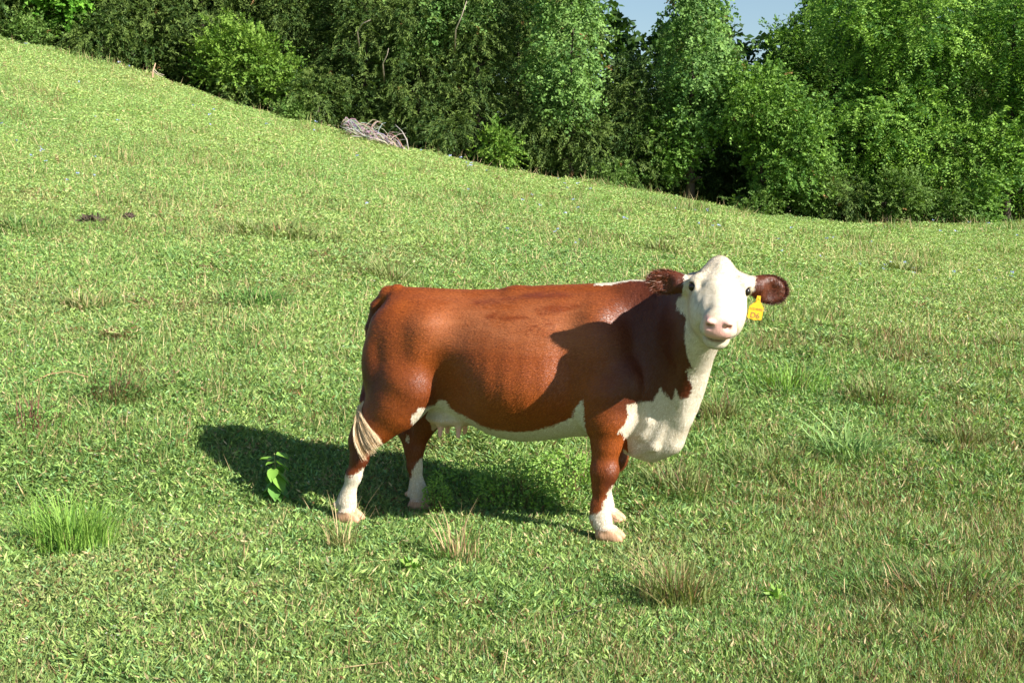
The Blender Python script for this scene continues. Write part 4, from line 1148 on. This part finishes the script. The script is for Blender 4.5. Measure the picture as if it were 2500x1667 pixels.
def deep_wood():
    """the wood beyond: too far in to tell one tree from another"""
    vs = []; cs = []
    save = KIND['broad']; KIND['deep'] = dict(save, l=.34, w=.13, tw=.7, cs=.75, n=6, twigs=7, c1=(.025, .06, .014), c2=(.07, .13, .03))
    prof_x = [-700, 800, 1250, 1420, 1470, 1610, 1650, 1750, 1775, 1915, 1970, 2340, 2370, 2410, 2440, 3200]; prof_y = [-200, -120, -90, -60, 120, 120, 20, 40, 150, 120, -60, -80, 20, 20, -80, -120]
    for k, px in enumerate(range(-500, 3001, 115)):
        Y = 46 + 3 * ((k * 7) % 3) / 2; tp = float(np.interp(px, prof_x, prof_y)); x = W_(px, Y); zb = tz(x, min(Y, 75))
        zt_ = Z_(tp, Y); rz = (zt_ - zb) / 2
        v, c = foliage((x, Y, zb + rz), (1.35, 1.0, rz), 'deep', int(26 * rz) + 10, 'column', 900 + k)
        vs.append(v); cs.append(c)
    tag(leaf_mesh("distant_wood", np.concatenate(vs), np.concatenate(cs), M_LEAF), "dark mass of the wood beyond the tree rows", "woodland", kind="stuff")
deep_wood()
print("tree leaves", tot)

# ---- bare snag and fallen dead branches
def dead_branches():
    rr = random.Random(5); Y = 32.2
    x0 = W_(1012, Y); x1 = W_(850, Y)
    o = empty("fallen_branch", (W_(930, Y), Y, tz(W_(930, Y), Y))); tag(o, "bleached grey fallen dead branches heaped at the edge of the field under the cedars", "dead branch")
    L0 = o.location
    def W3(px, py, dy=0.0):
        y_ = Y + dy; return Vector((W_(px, y_), y_, Z_(py, y_))) - L0
    mb = MB(); grey = (.40, .37, .345)
    mb.tube([W3(1000, 372), W3(960, 352, .1), W3(915, 338, .1), W3(870, 330, .1), W3(835, 312, .1)], [.030, .028, .024, .018, .010], 6, grey)
    mb.tube([W3(1000, 370), W3(996, 345), W3(985, 325), W3(968, 308, .2)], [.022, .018, .014, .008], 5, grey)
    mb.build("limb", M_BARK, o)
    mb = MB()
    for k in range(120):
        t = rr.random() ** .8; sx = 995 - 135 * t; sy = 368 - 40 * t + rr.uniform(-4, 3); dy = rr.uniform(-.6, .7)
        ln = rr.uniform(40, 120) * (.65 + .5 * t); a = rr.uniform(.35, 1.35); lean_ = -1 if rr.random() < .85 else .5
        mx = sx + lean_ * math.cos(a) * ln * .5; my = sy - math.sin(a) * ln * .62
        ex_ = sx + lean_ * (math.cos(a) * .6 + .45) * ln; ey = sy - math.sin(a) * ln * rr.uniform(.25, .75)
        ex_ = max(ex_, 838 + rr.uniform(0, 14)); mx = max(mx, 850); my = max(my, 262 + rr.uniform(0, 16)); ey = max(ey, 288 + abs(ex_ - 915) * .22 + rr.uniform(-4, 10))
        p = [W3(sx * (1 - q) ** 2 + 2 * mx * q * (1 - q) + ex_ * q * q, sy * (1 - q) ** 2 + 2 * my * q * (1 - q) + ey * q * q + rr.uniform(-1.5, 1.5), dy * (.3 + q)) for q in (0, .18, .36, .54, .72, .88, 1)]
        mb.tube(p, [.014 * (1 - .75 * j / 6) * rr.uniform(.8, 1.3) for j in range(7)], 4, tuple(c * rr.uniform(.6, 1.2) for c in grey))
    mb.build("twigs", M_BARK, o)
    Y = 32.6
    mb = MB(); x = W_(386, Y); L = Vector((x, Y, tz(x, Y)))
    mb.tube([(0, 0, -.1), (.02, 0, .18), (.10, 0, .40)], [.034, .028, .012], 6, (.48, .32, .22))
    mb.tube([(.03, 0, .20), (.14, 0, .10), (.26, .05, .06)], [.016, .012, .008], 5, (.5, .42, .36))
    mb.tube([(.04, 0, .26), (.16, 0, .14), (.30, .05, .10)], [.014, .010, .007], 5, (.5, .42, .36))
    b = mb.build("bare_snag", M_BARK, None, loc=L); tag(b, "thin bare reddish snag sticking up at the field edge on the upper left", "dead branch")
    # pale dead twigs caught in the cedars
    for (pxs, lab) in (([(880, 90), (895, 72), (915, 66)], "pale bare dead limb showing in the cedar crown above the dead branches"), ([(1115, 85), (1130, 55), (1143, 22)], "long pale bare limb leaning out of the cedars near the top of the photo"), ([(940, 165), (952, 145), (957, 132)], "short pale broken limb in the cedar wall")):
        Yb = 33.2; mb = MB(); p0 = Vector((W_(pxs[0][0], Yb), Yb, Z_(pxs[0][1], Yb)))
        pts = [Vector((W_(a, Yb), Yb - .15 * i, Z_(b_, Yb))) - p0 for i, (a, b_) in enumerate(pxs)]
        pts = [Vector((-.10, 1.4, -.5))] + pts
        mb.tube(pts, [.03, .018, .015, .007], 5, (.46, .38, .33))
        b = mb.build("dead_limb", M_BARK, None, loc=p0); tag(b, lab, "dead branch")
dead_branches()
# ------------------------------------------------------------------ countable tufts and weeds in the field
GR = dict(lush=((.15, .29, .045), (.27, .42, .08)), green=((.10, .24, .04), (.19, .33, .07)), dark=((.065, .150, .032), (.135, .250, .055)), olive=((.12, .17, .045), (.24, .26, .09)),
          blue=((.15, .27, .075), (.29, .41, .14)), dry=((.30, .20, .10), (.58, .44, .24)), brown=((.09, .045, .025), (.24, .12, .06)), red=((.13, .055, .038), (.27, .13, .08)), dung=((.05, .033, .025), (.12, .08, .06)))
def blades(n, r, h, w, cols, lean=.5, g=None, low=0.0, arch=.35):
    """n arched blades (three leaf-shaped pieces each) around the origin"""
    a = g.uniform(0, 6.28, n); rr = r * g.random(n) ** .6 * .85
    b = np.stack([np.cos(a) * rr, np.sin(a) * rr * .8, np.zeros(n)], 1)
    az = a + g.normal(0, .8, n); hh = 1.35 * h * (.22 + .93 * g.random(n) ** 1.4) * (1 - .3 * rr / r); ou = lean * hh * g.uniform(.1, 2.2, n)
    dirv = np.stack([np.cos(az), np.sin(az), np.zeros(n)], 1)
    P = [b + dirv * (ou * t ** 1.7)[:, None] + np.array([0, 0, 1.0]) * (hh * (t - arch * t ** 3) * (1 if low == 0 else low))[:, None] for t in (0, .35, .7, 1.0)]
    sd = unit(np.cross(dirv + g.normal(0, .5, (n, 3)), np.array([0, 0, 1.0])))
    W = [.7, 1.0, .65, .04]
    V_ = []
    for i in range(3):
        V_.append(np.stack([P[i] - sd * w * W[i], P[i] + sd * w * W[i], P[i + 1] + sd * w * W[i + 1], P[i + 1] - sd * w * W[i + 1]], 1).reshape(-1, 3))
    t = g.random((n, 1)); c = np.array(cols[0]) * (1 - t) + np.array(cols[1]) * t; c = c * (.8 + .4 * g.random((n, 1)))
    return np.concatenate(V_), np.concatenate([c, c, c])
def leafy(n, r, h, size, cols, g):
    """stems hidden under small leaves"""
    a = g.uniform(0, 6.28, n); rr = r * np.sqrt(g.random(n)); z = h * g.random(n) ** .8 * (1 - .5 * (rr / r) ** 2)
    b = np.stack([np.cos(a) * rr, np.sin(a) * rr, z], 1)
    e = unit(np.stack([np.cos(a), np.sin(a), g.uniform(-.2, .9, n)], 1) + g.normal(0, .5, (n, 3))) * (size * g.uniform(.6, 1.2, n))[:, None]
    w = unit(np.cross(e, unit(g.normal(0, 1, (n, 3))))) * size * .22
    t = g.random((n, 1)); c = (np.array(cols[0]) * (1 - t) + np.array(cols[1]) * t) * (.8 + .4 * g.random((n, 1)))
    return diamonds(b, e, w), c
def weed(name, label, cat, px, py, parts, group=None, seed=0):
    """parts: ('blades', n, radius, height, half width, colour, lean, arch) or ('leafy', n, radius, height, size, colour)"""
    g = np.random.default_rng(seed + int(px)); p = gpt(px, py); V_ = []; c_ = []
    for q in parts:
        if q[0] == 'blades': v, c = blades(q[1], q[2], q[3], q[4], GR[q[5]], q[6], g, 0.0, q[7])
        else: v, c = leafy(q[1], q[2], q[3], q[4], GR[q[5]], g)
        V_.append(v); c_.append(c)
    v = np.concatenate(V_)
    v[:, 2] += terrain(v[:, 0] + p.x, v[:, 1] + p.y) - p.z - .004
    o = leaf_mesh(name, v, np.concatenate(c_), M_GRASS, None, p)
    tag(o, label, cat, group)
    return o
B = 'blades'; L_F = 'leafy'
GT = "grass tufts standing out of the pasture"; GD = "clumps of dry stalks in the pasture"; GW = "leafy weeds in the pasture"; GM = "brown clods and dung in the turf"
weed("grass_tuft", "bright yellow-green tall grass tuft at the lower left", "grass tuft", 172, 1345, [(B, 620, .27, .36, .0026, 'lush', .40, .3), (B, 260, .20, .26, .0026, 'green', .6, .3), (B, 60, .2, .16, .003, 'dry', .8, .3), (L_F, 160, .2, .08, .04, 'green')], GT)
weed("weed_plant", "bushy small-leaved weed with brown stems against the cow's far hind hoof", "weed", 1068, 1252, [(L_F, 520, .085, .21, .024, 'lush'), (B, 36, .08, .17, 0.0016, 'brown', .25, .1)], GW)
weed("weed_plant", "tall leafy weed with brown stems under the middle of the cow's belly", "weed", 1262, 1235, [(L_F, 1300, .26, .26, .028, 'lush'), (B, 72, .2, .25, 0.0016, 'brown', .3, .1), (B, 120, .22, .22, .003, 'green', .5, .3)], GW)
weed("weed_plant", "leafy green weed under the cow between the belly and the near foreleg", "weed", 1385, 1190, [(L_F, 1200, .28, .22, .030, 'lush'), (B, 42, .2, .2, 0.0016, 'brown', .3, .1)], GW)
weed("weed_plant", "low leafy weed under the belly just right of the udder's shadow", "weed", 1140, 1190, [(L_F, 700, .24, .13, .028, 'lush'), (B, 60, .2, .16, .0026, 'green', .5, .2)], GW)
weed("dry_stalk_clump", "clump of upright brown dry stalks in front of the cow's hind legs", "dry grass", 1120, 1375, [(B, 75, .14, .25, .0028, 'dry', .35, .05), (B, 15, .12, .30, 0.0025, 'brown', .25, .05), (B, 240, .18, .13, .0028, 'green', .7, .3)], GD)
weed("dry_stalk_clump", "thin dry stalks rising in front of the near hind hoof", "dry grass", 838, 1345, [(B, 36, .10, .28, .0026, 'dry', .35, .05), (B, 120, .10, .16, .0024, 'olive', .5, .2)], GD)
weed("dry_stalk_clump", "pair of bent pale dry stalks left of centre near the bottom", "dry grass", 590, 1395, [(B, 12, .05, .22, .0030, 'dry', .25, .1)], GD)
weed("grass_tuft", "olive tuft with brown stems right of the cow's near forefoot, below it", "grass tuft", 1650, 1480, [(B, 300, .20, .24, .0028, 'olive', .5, .2), (B, 66, .14, .22, 0.0021, 'brown', .3, .05), (B, 70, .2, .2, .003, 'dry', .5, .1)], GT)
weed("grass_tuft", "wide rough olive tuft near the right edge at the lower right", "grass tuft", 2290, 1475, [(B, 380, .42, .16, .0028, 'olive', .7, .2), (B, 96, .3, .18, 0.0021, 'brown', .5, .05), (B, 90, .38, .17, .003, 'dry', .6, .1)], GT)
weed("grass_tuft", "dark green tuft beside the rough olive tuft at the lower right", "grass tuft", 2145, 1440, [(B, 300, .24, .12, .0028, 'dark', .8, .2), (B, 48, .2, .12, 0.0023, 'brown', .8, .2)], GT)
weed("grass_tuft", "olive tuft with red-brown stems midway up the right side", "grass tuft", 2350, 1095, [(B, 260, .22, .20, .0034, 'olive', .5, .2), (B, 78, .2, .2, 0.0023, 'brown', .4, .05)], GT)
weed("grass_tuft", "tuft of long blue-green blades right of the cow's chest", "grass tuft", 2060, 1120, [(B, 120, .22, .34, .0048, 'blue', .7, .3), (B, 200, .26, .16, .0034, 'dark', .8, .3)], GT)
weed("dead_weed", "flattened dark red dead weed below the blue-green tuft", "weed", 2175, 1172, [(B, 190, .24, .07, .0030, 'red', 2.4, .2), (L_F, 120, .24, .04, .03, 'red')], None)
weed("grass_tuft", "rough tuft with brown stems just right of the brisket", "grass tuft", 1655, 1205, [(B, 300, .24, .20, .0030, 'olive', .5, .2), (B, 42, .2, .2, 0.0023, 'brown', .4, .1), (L_F, 180, .2, .1, .03, 'dark')], GT)
weed("grass_tuft", "olive and brown tuft behind the brisket, level with its lowest fold", "grass tuft", 1755, 1020, [(B, 200, .2, .22, .0034, 'olive', .5, .2), (B, 54, .16, .22, 0.0025, 'brown', .4, .05)], GT)
weed("grass_tuft", "brown-stemmed tuft between the brisket and the blue-green tuft", "grass tuft", 1880, 1150, [(B, 320, .36, .17, .0030, 'olive', .5, .2), (B, 48, .3, .16, 0.0023, 'brown', .5, .1), (L_F, 160, .3, .08, .03, 'dark')], GT)
weed("grass_tuft", "tall green and brown weedy tuft on the right, above the blue-green tuft", "grass tuft", 2150, 985, [(B, 260, .30, .22, .0036, 'olive', .4, .2), (B, 78, .28, .24, 0.0025, 'brown', .35, .05), (L_F, 260, .3, .14, .03, 'green')], GT)
weed("grass_tuft", "yellow-green weedy tuft right of the cow's throat", "grass tuft", 1925, 950, [(B, 300, .40, .22, .0036, 'lush', .5, .2), (B, 36, .36, .24, 0.0025, 'brown', .35, .05), (L_F, 300, .38, .14, .03, 'green')], GT)
weed("grass_tuft", "dark-shadowed small tuft at the right edge below the tree line", "grass tuft", 2455, 850, [(B, 160, .22, .18, .005, 'olive', .6, .2), (B, 36, .2, .16, 0.0037, 'brown', .5, .1)], GT)
weed("weed_plant", "grey-green bushy weed with brown stems on the left side", "weed", 285, 985, [(L_F, 420, .22, .24, .030, 'dark'), (B, 90, .22, .30, 0.0025, 'brown', .35, .05), (B, 200, .26, .2, .0034, 'olive', .5, .2)], GW)
weed("weed_plant", "thin reddish stemmed weed near the left edge, below the grey-green one", "weed", 75, 1052, [(L_F, 520, .24, .12, .028, 'green'), (B, 90, .26, .2, .0032, 'red', .35, .05)], GW)
weed("grass_tuft", "dark green dense tuft in the open slope left of the cow's rump", "grass tuft", 625, 742, [(B, 330, .36, .15, .0060, 'dark', 1.0, .3), (B, 60, .36, .18, .005, 'green', .9, .3)], GT)
weed("dead_weed", "flattened reddish dead weed left of the dark green tuft", "weed", 395, 748, [(B, 130, .32, .10, .0050, 'red', 1.8, .2), (B, 80, .3, .12, .0045, 'dry', 1.5, .2)], None)
weed("grass_tuft", "olive tuft left of the reddish dead weed", "grass tuft", 215, 755, [(B, 200, .28, .18, .0055, 'olive', .6, .2), (B, 50, .3, .18, .0045, 'dry', .6, .2)], GT)
weed("grass_tuft", "dark leafy tuft at the left edge level with the dung clods", "grass tuft", 45, 560, [(B, 200, .50, .13, .008, 'dark', .9, .2), (B, 140, .7, .2, .008, 'olive', .7, .2)], GT)
weed("grass_tuft", "long brown-green tuft on the slope right above the dark green tuft", "grass tuft", 690, 580, [(B, 420, .95, .20, .010, 'olive', .7, .2), (B, 72, .8, .16, 0.0067, 'brown', .7, .2)], GT)
weed("grass_tuft", "small brownish tuft in the grass above the cow's hips", "grass tuft", 950, 690, [(B, 200, .36, .24, .006, 'olive', .6, .2), (B, 36, .3, .2, 0.0037, 'brown', .6, .2)], GT)
weed("grass_tuft", "little dark tuft on the slope above the cow's back", "grass tuft", 1615, 615, [(B, 120, .3, .20, .008, 'olive', .6, .2), (B, 30, .2, .16, 0.0053, 'brown', .6, .2)], GT)
weed("grass_tuft", "faint brown tuft on the slope above the ear with the yellow tag", "grass tuft", 2200, 665, [(B, 320, .34, .18, .008, 'olive', .6, .2), (B, 36, .3, .14, 0.0053, 'brown', .6, .2)], GT)
def clod(label, px, py, r, h, col, seed):
    p = gpt(px, py); g = np.random.default_rng(seed); bv, bf = ball(1.0, 12); bv = np.array(bv)
    ph = g.uniform(0, 6, 6)
    f = 1 + .20 * np.sin(bv[:, 0] * 4 + ph[0]) * np.cos(bv[:, 1] * 5 + ph[1]) + .16 * np.sin(bv[:, 2] * 7 + bv[:, 0] * 6 + ph[2]) + .10 * np.sin(bv[:, 1] * 13 + ph[3]) * np.sin(bv[:, 0] * 12 + ph[4])
    f = f + g.normal(0, .07, len(f))
    v = bv * f[:, None] * np.array([r, r * .8, h]) * .72 + np.array([0, 0, h * .2])
    mb = MB(); mb.add(v, bf, col)
    lv, lc = leafy(90, r * .95, h * .9, r * .42, (tuple(.6 * q for q in col), tuple(1.5 * q for q in col)), g); mb.add(lv, [(4 * i, 4 * i + 1, 4 * i + 2, 4 * i + 3) for i in range(len(lv) // 4)], col); tag(mb.build("dung_clod", M_BARK, None, loc=p), label, "dung", GM)
for args in (("left one of the two dark brown clods on the left slope", 224, 546, .17, .10, (.065, .040, .030), 1), ("right one of the two dark brown clods on the left slope", 312, 538, .10, .09, (.065, .040, .030), 2),
             ("dark clod in the turf near the lower left, right of the bright tuft", 285, 1298, .050, .030, (.10, .055, .045), 3), ("reddish brown clod below the bright tuft at the lower left", 315, 1442, .040, .028, (.24, .11, .07), 4),
             ("dark brown clod in the turf left of centre near the bottom", 512, 1540, .045, .030, (.09, .05, .04), 5), ("dark clod in the turf at the bottom, below the other clods", 282, 1582, .036, .026, (.09, .055, .045), 6),
             ("small brown clod below the cow, in front of its belly", 1350, 1405, .045, .030, (.13, .075, .05), 7)): clod(*args)
weed("weed_plant", "small pale-leaved seedling below the dry stalk clump", "weed", 1005, 1405, [(L_F, 90, .028, .08, .055, 'lush')], GW)
weed("weed_plant", "seedling with three pale round leaves low on the right side", "weed", 1895, 1475, [(L_F, 70, .022, .06, .055, 'lush')], GW)

# broad-leaved plant in the cow's shadow: stem and individual leaves
def broad_plant():
    p = gpt(672, 1226); o = empty("broadleaf_weed", p); o.scale = (1.0, 1.0, 1.2); tag(o, "broad heart-leaved weed standing in the cow's shadow with a few sunlit leaves", "weed", GW)
    mb = MB(); mb.tube([(0, 0, -.01), (.004, 0, .09), (.002, .01, .18), (.0, .0, .245)], [.0035, .003, .0026, .0018], 6, (.36, .36, .14)); mb.build("stem", M_GRASS, o)
    rr = random.Random(4)
    for k, (ax, h, L_, tilt) in enumerate([(math.pi * 1.05, .215, .075, .1), (math.pi * 1.25, .20, .05, -.1), (-.2, .24, .085, -.2), (.3, .20, .09, -.5), (.15, .15, .10, -.7), (-.7, .13, .10, -.8), (math.pi * 1.45, .165, .075, -.75), (2.2, .13, .09, -.6), (math.pi * 1.1, .10, .075, -.7), (-.3, .08, .10, -.6), (4.9, .08, .09, -.7), (2.9, .06, .08, -.3), (1.2, .17, .09, -.4), (-1.0, .05, .08, -.4), (3.6, .05, .07, -.3)]):
        mb = MB(); d = Vector((math.cos(ax), math.sin(ax), 0)); s_ = Vector((-d.y, d.x, 0)); u = (d * math.cos(tilt) + Vector((0, 0, 1)) * math.sin(tilt)); nn = u.cross(s_)
        b = Vector((0, 0, h)) + d * .012
        prof = [(.0, .0), (-.04, .22), (.12, .44), (.38, .46), (.65, .32), (.86, .14), (1, 0)]
        vs = []; fs = []
        for t, w in prof:
            drop = nn * (-.10 * L_ * t * t)
            vs += [b + u * (t * L_) + s_ * (w * L_) + drop + nn * .10 * L_ * (w > 0), b + u * (t * L_) + drop, b + u * (t * L_) - s_ * (w * L_) + drop + nn * .10 * L_ * (w > 0)]
        for i in range(len(prof) - 1):
            fs += [(3 * i, 3 * i + 1, 3 * i + 4, 3 * i + 3), (3 * i + 1, 3 * i + 2, 3 * i + 5, 3 * i + 4)]
        c = rr.uniform(.85, 1.15); mb.add(vs, fs, (.19 * c, .36 * c, .055 * c) if k < 7 else (.12 * c, .27 * c, .05 * c)); mb.build("leaf", M_GRASS, o)  # upper leaves coloured paler to look sunlit
broad_plant()
# long thin arching dead stem on the left and a few lying straws
def stem(name, label, pts, r, col):
    P = [gpt(a, b) + Vector((0, 0, h)) for a, b, h in pts]; p0 = P[0].copy()
    mb = MB(); mb.tube([q - p0 for q in P], [r * (1 - .5 * i / len(P)) for i in range(len(P))], 5, col)
    tag(mb.build(name, M_GRASS, None, loc=p0), label, "dry stem", "long dry stems lying in the grass")
stem("straw", "long thin arching brown stem near the left edge", [(45, 960, .0), (80, 945, .03), (120, 935, .06), (165, 930, .07), (215, 935, .04)], .005, (.42, .27, .14))
stem("straw", "straight pale straw lying below the near hind hoof", [(790, 1398, .03), (880, 1390, .035), (975, 1382, .04)], .0032, (.58, .44, .22))
stem("straw", "thick bent straw lying at the lower right", [(2075, 1590, .01), (2120, 1565, .03), (2150, 1530, .05), (2172, 1505, .06)], .0036, (.60, .48, .24))
stem("straw", "pale straw lying at the bottom left of centre", [(800, 1655, .03), (880, 1650, .04), (945, 1648, .05), (975, 1672, .03)], .0034, (.60, .46, .24))
stem("straw", "thin dark arching stem near the bottom centre", [(1335, 1552, .01), (1380, 1530, .04), (1440, 1518, .07), (1480, 1525, .05), (1500, 1555, .0)], .0025, (.05, .04, .03))
stem("straw", "tall leaning straw at the bottom centre", [(1228, 1668, .0), (1232, 1664, .06), (1240, 1660, .12)], .0026, (.60, .48, .26))
stem("straw", "upright straw pair standing in the lower right turf", [(2062, 1480, .0), (2060, 1480, .07), (2059, 1480, .13)], .0028, (.62, .48, .26))
